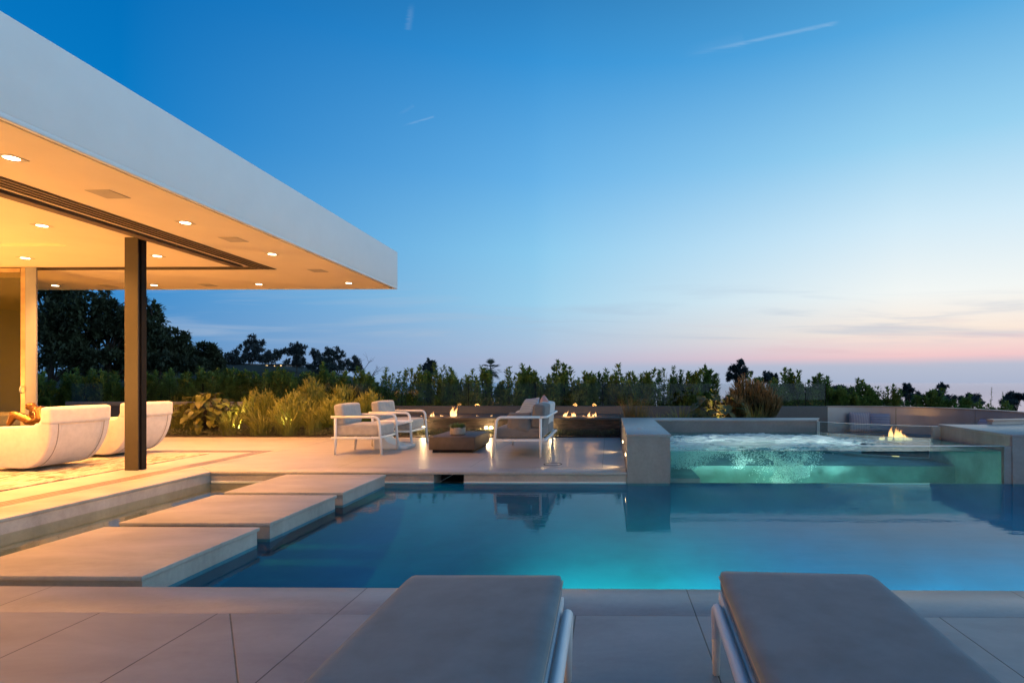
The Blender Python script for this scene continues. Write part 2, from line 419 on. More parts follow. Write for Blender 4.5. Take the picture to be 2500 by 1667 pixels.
# ------------------------------------------------------------------ sky
def srgb(r, g, b):
    f = lambda c: (c/255/12.92) if c/255 <= .04045 else ((c/255+.055)/1.055)**2.4
    return (f(r), f(g), f(b))
def build_world():
    w = bpy.data.worlds.new('World'); scn.world = w; w.use_nodes = True
    nt = w.node_tree; nt.nodes.clear(); g = NT(nt)
    d = g.n('ShaderNodeTexCoord').outputs['Generated']
    nv = g.n('ShaderNodeVectorMath', operation='NORMALIZE'); g.l(d, nv.inputs[0])
    s = g.n('ShaderNodeSeparateXYZ'); g.l(nv.outputs[0], s.inputs[0])
    X, Y, Z = s.outputs
    el = g.math('MULTIPLY', g.math('ARCSINE', Z), 180/PI)
    az = g.math('MULTIPLY', g.math('ARCTAN2', X, Y), 180/PI)
    def ramp(stops):
        nd = g.n('ShaderNodeValToRGB'); cr = nd.color_ramp; cr.interpolation = 'EASE' if False else 'LINEAR'
        t = g.mapr(el, 0, 45, 0, 1); g.l(t, nd.inputs[0])
        while len(cr.elements) < len(stops): cr.elements.new(.5)
        for e, (p, c) in zip(cr.elements, stops): e.position = p/45; e.color = (*srgb(*c), 1)
        return nd.outputs[0]
    left = ramp(SKY_L); mid = ramp(SKY_M); right = ramp(SKY_R); side = ramp(SKY_S)
    c = g.mix(g.mapr(az, -42, -6, 0, 1), left, mid)
    c = g.mix(g.mapr(az, -8, 28, 0, 1), c, right)
    # unseen sky at right brightened to light the fascia; behind the camera dimmer blue
    sb = g.n('ShaderNodeVectorMath', operation='SCALE'); g.l(side, sb.inputs[0]); sb.inputs[3].default_value = 1.55
    c = g.mix(g.mapr(az, 40, 72, 0, 1), c, sb.outputs[0])
    c = g.mix(g.mapr(g.math('ABSOLUTE', g.math('SUBTRACT', az, 40)), 92, 150, 0, 1), c, srgb(*SKY_BACK))
    # gnomonic coordinates for thin cirrus and contrails
    ys = g.math('MAXIMUM', Y, .05)
    u = g.math('DIVIDE', X, ys); v = g.math('DIVIDE', Z, ys)
    cx = g.n('ShaderNodeCombineXYZ'); g.l(u, cx.inputs[0]); g.l(v, cx.inputs[1])
    mp = g.n('ShaderNodeMapping'); g.l(cx.outputs[0], mp.inputs[0]); mp.inputs[3].default_value = (1.5, 22, 1); mp.inputs[2].default_value = (0,0,R(-2))
    nz = g.noise(mp.outputs[0], 1.6, 5, .55, .6)
    band = g.math('MULTIPLY', g.mapr(v, .05, .09, 0, 1, True), g.mapr(v, .12, .20, 1, 0, True))
    k = g.math('MULTIPLY', g.mapr(nz, .46, .72, 0, .5, True), band)
    c = g.mix(k, c, srgb(172,192,216))
    nz2 = g.noise(mp.outputs[0], 2.6, 4, .55, .3)
    band2 = g.math('MULTIPLY', g.mapr(v, .02, .045, 0, 1, True), g.mapr(v, .07, .13, 1, 0, True))
    k2 = g.math('MULTIPLY', g.math('MULTIPLY', g.mapr(nz2, .5, .75, 0, .5, True), band2), g.mapr(u, .0, .5, .1, 1))
    c = g.mix(k2, c, srgb(226,190,200))
    wisp = g.noise(mp.outputs[0], 9, 5, .65, .5)
    for (x0,y0,x1,y1,wd,st) in ((1004,0,992,72,.009,.16),(1660,140,2052,58,.0055,.30),(975,306,1060,282,.003,.22),(965,280,1010,255,.005,.06),(1650,140,1820,100,.02,.05)):
        a = Vector(((x0-1488)/F, (931-y0)/F)); b = Vector(((x1-1488)/F, (931-y1)/F)); dd = b-a; L = dd.length; dd /= L
        t = g.math('DIVIDE', g.math('ADD', g.math('MULTIPLY', g.math('SUBTRACT', u, a.x), dd.x), g.math('MULTIPLY', g.math('SUBTRACT', v, a.y), dd.y)), L)
        q = g.math('ADD', g.math('MULTIPLY', g.math('SUBTRACT', u, a.x), -dd.y), g.math('MULTIPLY', g.math('SUBTRACT', v, a.y), dd.x))
        q = g.math('ADD', q, g.math('MULTIPLY', g.math('SUBTRACT', wisp, .5), wd*1.2))
        m_ = g.math('MULTIPLY', g.mapr(g.math('ABSOLUTE', q), 0, wd, 1, 0, True), g.math('MULTIPLY', g.mapr(t, 0, .5, 0, 1, True), g.mapr(t, .93, 1.0, 1, 0, True)))
        m_ = g.math('MULTIPLY', m_, g.mapr(wisp, .3, .7, st*.25, st*.62))
        c = g.mix(m_, c, srgb(225,238,250))
    sky = g.n('ShaderNodeTexSky'); sky.sky_type = 'NISHITA'; sky.sun_disc = False; sky.sun_elevation = R(0.5); sky.sun_rotation = R(48); sky.altitude = 120
    sc = g.n('ShaderNodeVectorMath', operation='SCALE'); g.l(sky.outputs[0], sc.inputs[0]); sc.inputs[3].default_value = .06
    c = g.mix(.03, c, sc.outputs[0])
    bg = g.n('ShaderNodeBackground'); g.l(c, bg.inputs[0]); bg.inputs[1].default_value = 1.0
    o = g.n('ShaderNodeOutputWorld'); g.l(bg.outputs[0], o.inputs[0])
SKY_L = [(0,(104,150,196)),(3,(84,146,202)),(7,(60,142,208)),(13,(36,140,212)),(21,(4,124,200)),(30,(0,110,186)),(45,(0,62,118))]
SKY_M = [(0,(160,180,208)),(2,(178,188,214)),(3.5,(176,198,224)),(8,(160,212,240)),(13,(142,206,242)),(20,(106,182,236)),(30,(56,150,218)),(45,(0,74,136))]
SKY_R = [(0,(172,184,208)),(1.5,(184,192,212)),(2.3,(244,203,206)),(4.5,(253,236,222)),(8,(246,250,248)),(14,(212,238,252)),(21,(154,212,244)),(30,(86,170,226)),(45,(8,84,140))]
SKY_S = [(0,(188,204,222)),(5,(226,242,252)),(14,(222,244,255)),(28,(168,216,246)),(45,(30,84,140))]
SKY_BACK = (60,98,142)
build_world()

sun = bpy.data.lights.new('afterglow_sun', 'SUN'); so = bpy.data.objects.new('afterglow_sun', sun); COL.objects.link(so)
sun.energy = .10; sun.angle = R(20); sun.color = (1,.72,.6)
so.rotation_euler = (R(87), 0, R(180-48+0)); 

def spot(loc, power, size=110, blend=.7, col=(1,.42,.105), rad=.05, target=None):
    l = bpy.data.lights.new('lamp', 'SPOT'); o = bpy.data.objects.new('lamp', l); COL.objects.link(o)
    l.energy = power; l.spot_size = R(size); l.spot_blend = blend; l.color = col; l.shadow_soft_size = rad
    o.location = loc
    if target is not None:
        o.rotation_euler = (Vector(target)-Vector(loc)).to_track_quat('-Z','Y').to_euler()
    return o
def point(loc, power, col=(1,.56,.2), rad=.05):
    l = bpy.data.lights.new('lamp', 'POINT'); o = bpy.data.objects.new('lamp', l); COL.objects.link(o)
    l.energy = power; l.color = col; l.shadow_soft_size = rad; o.location = loc
    return o

# ------------------------------------------------------------------ terrain, sea
def terr_h(x, y):
    r = math.hypot(x, y-5)
    z = -2.6 - max(0, r-17)*.16
    if r > 60: z = -2.6-43*.16-(r-60)*.10
    # ridge to the left
    d = math.hypot((x+78)/30, (y-112)/42)
    z2 = 4.2 - 12*max(0, d-.55)
    d3 = math.hypot((x+34)/24, (y-44)/14)
    z3 = -1.0 - 8*max(0, d3-.6)
    z = max(z, z2, z3)
    return max(z, -101)
mb = MB()
rs = [0,6,12,17,20,24,28,33,38,44,50,58,66,75,85,95,105,115,125,140,160,190,230,300,400,600,900,1300]
na = 96
for r in rs:
    for k in range(na):
        a = 2*PI*k/na; x, y = r*math.cos(a), 5+r*math.sin(a)
        mb.v.append((x, y, terr_h(x, y) + (.5*mnoise.noise(Vector((x*.08,y*.08,0))) if r > 24 else 0)))
for i in range(len(rs)-1):
    for k in range(na):
        mb.f.append((i*na+k, i*na+(k+1)%na, (i+1)*na+(k+1)%na, (i+1)*na+k))
struct('terrain', mb, M['terrain'], smooth=True)
M['sea'] = bpy.data.materials.new('sea'); g = NT(nodes(M['sea']))
gs = g.n('ShaderNodeBsdfGlossy'); gs.inputs[0].default_value = (.74,.82,.93,1); gs.inputs['Roughness'].default_value = .12  # bluish horizon haze put into the sea's reflection colour
ds = g.n('ShaderNodeBsdfDiffuse'); ds.inputs[0].default_value = (.10,.16,.22,1)
ms = g.n('ShaderNodeMixShader'); g.l(schlick(g, .25), ms.inputs[0]); g.l(ds.outputs[0], ms.inputs[1]); g.l(gs.outputs[0], ms.inputs[2]); g.out(ms.outputs[0])
n = 64; mb = MB()
mb.add([(0,0,-100)] + [(40000*math.cos(2*PI*k/n), 40000*math.sin(2*PI*k/n), -100) for k in range(n)], [(0,k+1,(k+1)%n+1) for k in range(n)])
struct('sea', mb, M['sea'], fixn=False)

# ------------------------------------------------------------------ terrace, pool
WZ = -.137                     # pool water level
PX0, PX1, PY0, PY1 = -5.16, 10.0, 3.10, 7.06
struct('terrace', MB().box(-16,12,-5,2.745,-2.4,0), M['deck_near'])
struct('pool_coping', MB().box(-16,12,2.748,3.10,-.032,.0005).box(-16,12,2.748,3.08,-2.4,-.032), M['coping'], bevel=.004)
struct('terrace_floor', MB().box(-16,PX0-.42,3.1005,11.44,-2.4,0), M['floor_in'])
struct('pool_coping', MB().prism([(PX0-.415,3.101),(PX0,3.101),(PX0,7.06),(PX0-.415,7.46)],-.032,.0005)
       .prism([(PX0-.415,3.101),(PX0-.02,3.101),(PX0-.02,7.08),(PX0-.415,7.46)],-2.4,-.033), M['slab'], bevel=.004)
SKX0, SKX1 = -2.27, -1.88
fw = MB().prism([(PX0-.413,7.462),(PX0+.002,7.06),(.22,7.06),(.22,7.462)],-.032,.0005)
struct('pool_coping', fw, M['slab'], bevel=.004)
wl = MB().box(PX0-.415,SKX0,7.085,7.46,-2.4,-.033).box(SKX1,.22,7.085,7.46,-2.4,-.033).box(SKX0,SKX1,7.085,7.46,-2.4,WZ-.05)
struct('pool_wall', wl, M['slab'])
struct('terrace_floor', MB().box(PX0-.415,.22,7.4635,11.44,-2.4,0), M['deck_far'])
struct('pool_trim', MB().box(PX0,SKX0,7.07,7.085,WZ-.015,WZ+.014).box(SKX1,.21,7.07,7.085,WZ-.015,WZ+.014), M['pale_trim'])
sk = thing('skimmer', 'dark rectangular skimmer opening in the far pool wall under the coping', 'pool skimmer', (0,0,0))
MB().box(SKX0+.001,SKX1-.001,7.40,7.42,WZ-.04,-.035).build('back_plate', M['black'], sk)
mbs = MB(); mbs.add([(SKX0+.02,7.10,WZ-.02),(SKX0+.20,7.30,-.06),(SKX1-.01,7.30,-.06),(SKX1-.01,7.31,-.07),(SKX0+.20,7.31,-.07),(SKX0+.02,7.11,WZ-.03)],[(0,1,4,5),(1,2,3,4)])
mbs.build('weir_flap', M['steel'], sk, fixn=False)
# basin
bs = MB()
bs.box(PX0-.02,-3.622,3.08,7.085,-1.0,-.45)
struct('pool_shelf', bs, M['shelf'])
prf = [(3.0805,-.05),(3.0805,-.60),(3.14,-.73),(3.35,-.79),(3.8,-.81),(4.5,-.78),(5.2,-.71),(5.8,-.62),(6.3,-.52),(6.7,-.40),(6.95,-.28),(7.055,-.20),(7.069,-.16),(7.069,WZ-.016)]
bs = MB(); n = len(prf); nxs = 14
for i in range(nxs+1):
    x = -3.61+(PX1+3.61)*i/nxs
    bs.v += [(x,y,z) for y,z in prf]
for i in range(nxs):
    for k in range(n-1): bs.f.append((i*n+k,i*n+k+1,(i+1)*n+k+1,(i+1)*n+k))
struct('pool_basin', bs, M['basin'], smooth=True, fixn=False)
struct('pool_basin', MB().box(PX1,PX1+.3,3.08,7.085,-1.75,-.03).box(-3.62,-3.6095,3.082,7.084,-.9,-.46), M['basin'])
# water sheet
struct('pool_water', MB().add([(PX0-.01,3.085,WZ),(PX1,3.085,WZ),(PX1,7.08,WZ),(PX0-.01,7.08,WZ)],[(0,1,2,3)]), M['water'], fixn=False)
# stepping slabs
SL = ['stepping slab in the pool nearest the camera, largest in view, warm lit', 'middle stepping slab of the three crossing the pool', 'farthest stepping slab crossing the pool, next to the seating terrace']
for i in range(3):
    y0 = 3.262 + 1.2455*i
    t = thing('stepping_slab', SL[i], 'stepping stone', (-3.43, y0+.5575, -.448), group='concrete stepping slabs across the pool')
    MB().box(-.63,.63,-.5575,.5575,.448-.030,.448).build('top_slab', M['slab'], t, bevel=.003)
    MB().box(-.60,.618,-.54,.54,.285,.4175).build('plinth', M['slab'], t)
    MB().box(-.45,-.20,-.40,.40,-.35,.2845).build('footing', M['basin'], t)

# ------------------------------------------------------------------ house
ZC = 3.05
house = thing('house', 'modern flat roofed house corner with deep white fascia and glowing warm soffit', 'house', (-9, 4, 0))
HO = Vector((-9,4,0))
def hp(mb, name, m, par=None, **k):
    o = mb.build(name, m, **k); o.parent = par or house
    if par is None: o.location = -HO
    return o
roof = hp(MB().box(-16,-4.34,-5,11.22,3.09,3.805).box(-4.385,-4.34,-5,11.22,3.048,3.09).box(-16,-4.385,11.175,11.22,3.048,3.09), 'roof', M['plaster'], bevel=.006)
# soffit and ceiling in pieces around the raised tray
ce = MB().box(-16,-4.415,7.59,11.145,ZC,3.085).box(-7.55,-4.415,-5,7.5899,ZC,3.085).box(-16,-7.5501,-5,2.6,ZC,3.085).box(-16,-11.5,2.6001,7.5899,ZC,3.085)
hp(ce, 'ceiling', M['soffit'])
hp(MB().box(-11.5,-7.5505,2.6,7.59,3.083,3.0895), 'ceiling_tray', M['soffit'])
tr = MB().box(-5.91,-5.60,-5,9.20,ZC-.006,ZC-.0005).box(-16,-5.91,8.98,9.20,ZC-.006,ZC-.0005)
trk = hp(tr, 'door_track', M['bronze_track'])
sl = MB()
for k in range(4): sl.box(-5.612-.0775*k-.016, -5.612-.0775*k, -5, 9.17-.03*k, ZC-.012, ZC-.0062)
sl.box(-6.00,-5.965,-5,8.9,ZC-.006,ZC-.0005)
for k in range(3): sl.box(-16,-5.92,9.0+.075*k,9.016+.075*k,ZC-.012,ZC-.0062)
o = sl.build('track_slot', M['slot']); o.parent = trk
hp(MB().box(-6.13,-6.0,-5,8.88,ZC-.03,ZC-.0005).box(-6.10,-6.02,8.88,9.0,ZC-.012,ZC-.0005), 'shade_pocket', M['bronze_track'])
# steel column: two flanges and a dark web
CY = -.08
colm = hp(MB().box(-6.35,-6.175,7.215+CY,7.228+CY,.001,ZC-.001), 'column', M['column'])
o = MB().box(-6.329,-6.192,7.2285+CY,7.272+CY,.001,ZC-.001).box(-6.345,-6.178,7.2765+CY,7.355+CY,.001,ZC-.001).build('column_web', M['black']); o.parent = colm
# sliding glass and its jamb on the far left
hp(MB().box(-9.62,-9.44,8.95,8.978,.001,ZC-.007), 'door_jamb', mat('jamb_paint',(.25,.26,.29),.6,var=.03), bevel=.004)
gd = hp(MB().box(-12.6,-9.70,8.96,8.97,.02,ZC-.02), 'glass_door', M['glass_reflect'])
o = MB().box(-9.695,-9.622,8.95,8.99,.002,ZC-.013).box(-12.6,-9.7001,8.945,8.985,ZC-.09,ZC-.021).build('door_frame', mat('gold_frame',(.50,.36,.20),.4,.4)); o.parent = gd
o = MB().tube([(-9.67,8.945,.97),(-9.67,8.92,1.0),(-9.67,8.92,1.06),(-9.67,8.945,1.09)],.009).build('door_handle', M['steel'], smooth=True); o.parent = gd
hp(MB().box(-16,-10.62,9.9,10.0,0,ZC), 'wall', M['olive_reflect'])  # wall standing in for the room reflected in the glass door
hp(MB().box(-16,-15.8,-5,9.9,0,ZC), 'wall', M['white_wall'])
ftk = hp(MB().box(-5.87,-5.66,-5,9.20,.0005,.004).box(-16,-5.87,9.0,9.20,.0005,.004), 'floor_track', mat('track_floor', (.33,.28,.24), .4, .2))
sl = MB()
for k in range(3): sl.box(-5.85+.07*k,-5.835+.07*k,-5,9.18,.0041,.006)
for k in range(3): sl.box(-16,-5.88,9.02+.07*k,9.035+.07*k,.0041,.006)
o = sl.build('floor_slot', M['bronze_track']); o.parent = ftk

# added cream block standing in for the counter reflected in the door
t = thing('bench', 'long cream block behind the far left glass door, standing in for a reflected counter', 'bench', (-11.6,9.45,0))
softbox(2.6,.7,.22,.05,.01,c=(0,0,.51)).build('seat_cushion', M['tub_fabric'], t, smooth=True)
MB().box(-1.28,1.28,-.33,.33,.0,.40).build('base', M['tub_fabric'], t, bevel=.02)

# downlights
DL = [(-5.045,4.585,'recessed square downlight in the eave, nearest the camera, cut by the left frame edge'),
      (-5.04,6.484,'recessed square downlight in the eave, second of the row along the fascia'),
      (-5.0,8.10,'recessed square downlight in the eave, third of the row along the fascia'),
      (-5.0,10.5,'recessed square downlight at the outer roof corner'),
      (-6.8,10.6,'recessed downlight in the far eave, just right of the dark column'),
      (-8.92,10.68,'recessed downlight in the far eave touching the right edge of the dark column'),
      (-10.9,10.7,'recessed downlight in the far eave beside the white door jamb'),
      (-6.87,6.585,'round ceiling downlight inside the room beside the raised ceiling tray'),
      (-8.93,8.31,'round ceiling downlight inside the room above the glass door'),
      (-6.8,8.2,'round ceiling downlight inside the room right behind the top of the dark column')]
proto = None
for i,(x,y,lb) in enumerate(DL):
    if proto is None:
        proto = thing('downlight', lb, 'ceiling light', (x,y,ZC), group='recessed downlights in the soffit and ceiling')
        MB().box(-.075,.075,-.075,.075,-.004,-.0005).build('trim', M['trim'], proto)
        MB().lathe([(.052,-.0062),(.054,-.0042)],20).build('lens', M['lamp'], proto)
        t = proto
    else:
        t = copy_tree(proto); t.location = (x,y,ZC); t['label'] = lb
PW = 560
for (x,y,lb) in DL:
    spot((x,y,ZC-.03), PW*.5 if x > -6 else PW*.9, 128, .9, target=(x,y,0), rad=.06)
for (x,y) in ((-8.9,4.6),(-8.9,6.4),(-11,8.3),(-11,6.4),(-11,4.6),(-6.87,4.7)):
    spot((x,y,ZC-.03), PW*1.0, 128, .9, target=(x,y,0), rad=.06)
for x,y in ((-9.6,1.8),(-9.9,5.4),(-12.2,7.6),(-8.6,-.5)):   # added unseen spots left of the frame, lighting the ceiling from below
    spot((x,y,.9), 740 if y < 3 else 500, 165, .6, col=(1,.47,.115), target=(x+1.2,y+.4,3.0), rad=0)
SP = [(-5.05,5.487,'square flush ceiling speaker grille in the eave, nearest the camera'),(-5.0,7.264,'square flush speaker grille between the second and third eave downlights'),(-4.97,9.32,'square flush speaker grille in the eave nearest the roof corner'),
      (-7.87,10.7,'square speaker grille in the far eave right of the dark column'),(-9.9,10.75,'square speaker grille in the far eave left of the dark column')]
for i,(x,y,lb) in enumerate(SP):
    o = MB().box(-.123,.123,-.123,.123,-.005,-.0005).build('ceiling_speaker', M['grille'], loc=(x,y,ZC))
    tag(o, lb, 'speaker', 'flush speakers in the soffit')

# rug
tag(MB().box(-10.2,-6.45,5.0,8.80,.0005,.014).build('rug', M['rug'], bevel=.004), 'cream area rug with broken brown streaks under the white tub chairs', 'rug')

# ------------------------------------------------------------------ tub chairs (back to +X)
def make_tub():
    t = thing('tub_chair', 'large cream upholstered tub chair in front, cut by the left edge of the frame', 'armchair', group='cream tub chairs in the open living room')
    out = [(-.96,.10),(-.93,.05),(-.42,.035)]
    for k in range(1,11):
        a = k/10; out.append((-.42+.42*math.sin(a*PI/2)**.9, .035+.59*(1-math.cos(a*PI/2))**1.0*1.0))
    out += [(.012,.72)]
    prof = out + [(-.10,.74),(-.17,.615),(-.22,.590),(-.60,.575),(-.93,.565),(-.985,.52),(-.985,.25)]
    W = .42
    def slab(y0, y1, pr):
        n = len(pr); mb = MB()
        mb.add([(x,y0*(.90+.10*min(1,z/.6)) ,z) for x,z in pr] + [(x,y1*(.90+.10*min(1,z/.6)),z) for x,z in pr],
               [tuple(range(n)), tuple(range(n,2*n))[::-1]] + [(i,(i+1)%n,(i+1)%n+n,i+n) for i in range(n)])
        return mb
    arm = slab(-W, -W+.15, prof); arm2 = slab(W-.15, W, prof)
    arm.build('arm', M['tub_fabric'], t, bevel=.028, seg=4)
    arm2.build('arm', M['tub_fabric'], t, bevel=.028, seg=4)
    bk = out + [(-.14,.74),(-.20,.45),(-.93,.30),(-.95,.2)]
    slab(-W+.13, W-.13, bk).build('body', M['tub_fabric'], t, bevel=.012)
    softbox(.74,2*(W-.155),.16,.04,.015,c=(-.60,0,.40)).build('seat_cushion', M['tub_fabric'], t, smooth=True)
    hd = softbox(.155,2*W+.012,.225,.035,.004,c=(-.062,0,.712)); hd.build('headrest', M['tub_fabric'], t, smooth=True)
    for s in (-1,1):
        pts = [(x+.004, s*(W-.10)*(.90+.10*min(1,z/.6)), z-.002) for x,z in out[3:-1]]
        MB().tube(pts, .0035, 6).build('piping', M['seam'], t)
    MB().tube([(.0165,-W+.10,.600),(.0165,W-.10,.600)], .003, 6).build('piping', M['seam'], t)
    return t
tub = make_tub(); tub.location = (-7.08,7.31,.014)
t2 = copy_tree(tub); t2.location = (-7.25,8.63,.014); t2['label'] = 'second cream tub chair, farther back, partly hidden by the dark column'

# bronze sculpture on a hidden side table
t = thing('side_table', 'dark low side table behind the cream tub chair carrying the bronze figure', 'table', (-8.75,8.55,.014))
MB().box(-.42,.42,-.32,.32,.40,.44).build('tabletop', M['concrete_dark'], t, bevel=.005)
for sx in (-1,1):
    for sy in (-1,1): MB().box(sx*.36-.025,sx*.36+.025,sy*.26-.025,sy*.26+.025,0,.3995).build('leg', M['concrete_dark'], t)
mbf = bpy.data.metaballs.new('tmpmeta'); mbf.resolution = .012; mbf.threshold = .1
def ell(x,y,z,r):
    e = mbf.elements.new(); e.co = (x,y,z); e.radius = r*1.5
def limb(a,b,r0,r1,n=7):
    for i in range(n):
        f = i/(n-1); ell(*(Vector(a).lerp(Vector(b),f)), r0+(r1-r0)*f)
limb((.10,0,.05),(.09,0,.19),.075,.085)          # torso
limb((.09,0,.21),(.02,-.01,.26),.035,.030,3); ell(.0,-.01,.285,.052)  # bowed head
limb((.13,-.09,.21),(.17,-.13,.10),.036,.030); limb((.17,-.13,.10),(.05,-.14,.06),.028,.020)
limb((.12,.09,.21),(.15,.12,.11),.036,.030); limb((.15,.12,.11),(.02,.10,.10),.028,.020)
limb((.06,-.05,.05),(-.14,-.08,.17),.055,.042); limb((-.14,-.08,.17),(-.20,-.08,.03),.040,.026)
limb((.06,.05,.05),(-.12,.10,.04),.055,.040); limb((-.12,.10,.04),(.06,.19,.03),.036,.024)
mo = bpy.data.objects.new('tmpmeta', mbf); COL.objects.link(mo)
bpy.context.view_layer.update()
dg = bpy.context.evaluated_depsgraph_get()
me = bpy.data.meshes.new_from_object(mo.evaluated_get(dg)); me.name = 'sculpture'
bpy.data.objects.remove(mo); 
so_ = bpy.data.objects.new('sculpture', me); COL.objects.link(so_); me.materials.clear(); me.materials.append(M['sculpt'])
for p in me.polygons: p.use_smooth = True
zmin = min(v.co.z for v in me.vertices)
so_.scale = (1.15,1.15,1.0); so_.location = (-8.92,8.40,.455-zmin); so_.rotation_euler = (0,0,R(12))
tag(so_, 'polished bronze sculpture of a seated figure bending forward', 'sculpture')

# ------------------------------------------------------------------ outdoor armchairs (face +X)
def arm_path(xb, xf, y, zt, xfoot):
    pts = [(xb,y,zt)]
    r = .085
    pts.append((xf-r, y, zt))
    for k in range(1,7):
        a = k/6*PI/2*.94
        pts.append((xf-r+r*math.sin(a), y, zt-r+r*math.cos(a)))
    pts.append((xfoot, y, 0.0))
    return pts
def make_arm():
    t = thing('lounge_chair', '', 'armchair', group='white framed outdoor armchairs')
    hy = .36
    for s in (-1,1):
        MB().tube(arm_path(-.43,.325,s*hy,.600,.365),.021,10).build('arm', M['white_metal'], t, smooth=True)
        MB().tube([(-.365,s*hy,.585),(-.365,s*hy,.25),(-.37,s*hy,0)],[.021,.021,.015],10).build('leg', M['white_metal'], t, smooth=True)
    fr = MB()
    for s in (-1,1): fr.box(-.43,.335,s*hy-.017,s*hy+.017,.250,.286)
    fr.box(.300,.334,-hy+.0172,hy-.0172,.251,.285).box(-.40,-.366,-hy+.0172,hy-.0172,.251,.285)
    fr.build('seat_frame', M['white_metal'], t, bevel=.006)
    MB().tube([(-.40,-hy,.60),(-.40,hy,.60)],.017,8).build('back_rail', M['white_metal'], t, smooth=True)
    softbox(.70,.66,.185,.04,.018,c=(-.03,0,.382)).build('seat_cushion', M['cush_taupe'], t, smooth=True)
    b = softbox(.16,.66,.33,.04,.014).build('back_cushion', M['cush_taupe'], t, smooth=True)
    b.location = (-.325,0,.635); b.rotation_euler = (0,R(-7),0)
    return t
ch = make_arm(); ch.location = (-3.995,9.06,0); ch.rotation_euler = (0,0,R(1)); ch['label'] = 'white framed outdoor armchair with taupe cushions, nearer to the pool'
c2 = copy_tree(ch); c2.location = (-3.90,10.24,0); c2.rotation_euler = (0,0,R(-3)); c2['label'] = 'white framed outdoor armchair with taupe cushions, behind the nearer one by the fire wall'

# white C shaped side table between the armchairs
mb = MB(); pr = [(-.27,0),(.30,0),(.32,.055)]
for k in range(0,9):
    a = k/8; pr.append((.24-.34*math.sin(a*PI/2), .06+.16*(1-math.cos(a*PI/2))*1.0+.0))
for k in range(0,7):
    a = k/6; pr.append((-.10+.18*(1-math.cos(a*PI/2)), .24+.15*math.sin(a*PI/2)))
pr += [(.27,.445),(.27,.475),(-.27,.475)]
n = len(pr)
mb.add([(x,-.20,z) for x,z in pr]+[(x,.20,z) for x,z in pr],[tuple(range(n)),tuple(range(n,2*n))[::-1]]+[(i,(i+1)%n,(i+1)%n+n,i+n) for i in range(n)])
o = mb.build('side_table', M['white_metal'], bevel=.006); o.location = (-3.80,9.66,0)
tag(o, 'white sculpted C shaped side table between the two outdoor armchairs', 'side table')

# coffee table + bowl
t = thing('coffee_table', 'low dark concrete block coffee table between the armchairs and the sofa', 'coffee table', (-2.575,9.5,0))
MB().box(-.375,.375,-.55,.55,.05,.26).build('block', M['concrete_dark'], t, bevel=.008)
MB().box(-.33,.33,-.50,.50,0,.0495).build('plinth', M['black'], t)
t = thing('planter_bowl', 'round clay bowl holding a small green succulent on the coffee table', 'planter', (-2.60,9.40,.26))
MB().lathe([(.105,0),(.125,.012),(.130,.06),(.128,.125),(.118,.125),(.116,.10)],28).build('bowl', M['terracotta'], t, smooth=False, bevel=.002)
mb = MB(); mb.a = []
rr = random.Random(3)
for i in range(420):
    a = rr.uniform(0,2*PI); q = math.sqrt(rr.random())*.10
    b = Vector((q*math.cos(a), q*math.sin(a), .10)); el_ = rr.uniform(.2,1.4); L = rr.uniform(.05,.12)
    d = Vector((math.cos(a)*math.cos(el_), math.sin(a)*math.cos(el_), math.sin(el_)))
    sd = Vector((-math.sin(a), math.cos(a), 0))*.006
    mb.add([b-sd,b+sd,b+d*L*.6+sd*1.3,b+d*L,b+d*L*.6-sd*1.3],[(0,1,2,3,4)]); mb.a += [0,0,.5,1,.5]
mb.build('succulent', tipmat('succ',(.07,.12,.035),(.16,.24,.07)), t, fixn=False)

# ------------------------------------------------------------------ sofa (faces -X)
t = thing('sofa', 'white framed outdoor two seat sofa with grey cushions, seen from its back corner', 'sofa', (-1.415,9.24,0), group=None)
hy = .86
for s in (-1,1):
    pts = [(-x,y,z) for x,y,z in arm_path(-.36,.315,s*hy,.618,.365)]
    MB().tube(pts,.021,10).build('arm', M['white_metal'], t, smooth=True)
    MB().tube([(.362,s*hy,.60),(.362,s*hy,.25),(.364,s*hy,0)],[.021,.021,.015],10).build('leg', M['white_metal'], t, smooth=True)
MB().tube([(.36,-hy,.618),(.43,-hy+.02,.618),(.45,-hy+.08,.618),(.45,hy-.08,.618),(.43,hy-.02,.618),(.36,hy,.618)],.019,10).build('back_rail', M['white_metal'], t, smooth=True)
fr = MB()
for s in (-1,1): fr.box(-.335,.40,s*hy-.017,s*hy+.017,.250,.286)
fr.box(-.334,-.30,-hy+.0172,hy-.0172,.251,.285).box(.40,.45,-hy-.017,hy+.017,.2505,.2855)
fr.build('seat_frame', M['white_metal'], t, bevel=.006)
for k in (-1,1):
    softbox(.74,.805,.165,.035,.014,c=(.02,k*.41,.370)).build('seat_cushion', M['cush_grey'], t, smooth=True)
    b = softbox(.19,.79,.36,.04,.016).build('back_cushion', M['cush_grey'] if k < 0 else M['cush_light'], t, smooth=True)
    b.location = (.315, k*.41, .628); b.rotation_euler = (0,R(6),0)
    if k > 0: b['label'] = 'lighter pale grey back cushion'
for k,(m_,lc,rt,sz,lb) in enumerate(((M['pil_blue'],(-1.30,8.74,.70),(R(66),R(-4),R(-58)),.52,'blue grey striped throw pillow leaning on the near back cushion of the sofa'),
                          (M['pil_pink'],(-1.16,9.62,.70),(R(78),R(12),R(-75)),.46,'pale pink striped throw pillow leaning at the far end of the sofa'),
                          (M['cush_grey'],(-1.40,8.51,.53),(R(74),0,R(-12)),.38,'plain grey cushion lying low inside the near arm of the sofa'))):
    o = pillow(sz,sz*.86,.17,k).build('throw_pillow', m_, smooth=True); o.location = lc; o.rotation_euler = rt
    tag(o, lb, 'pillow', 'throw pillows on the outdoor sofa')

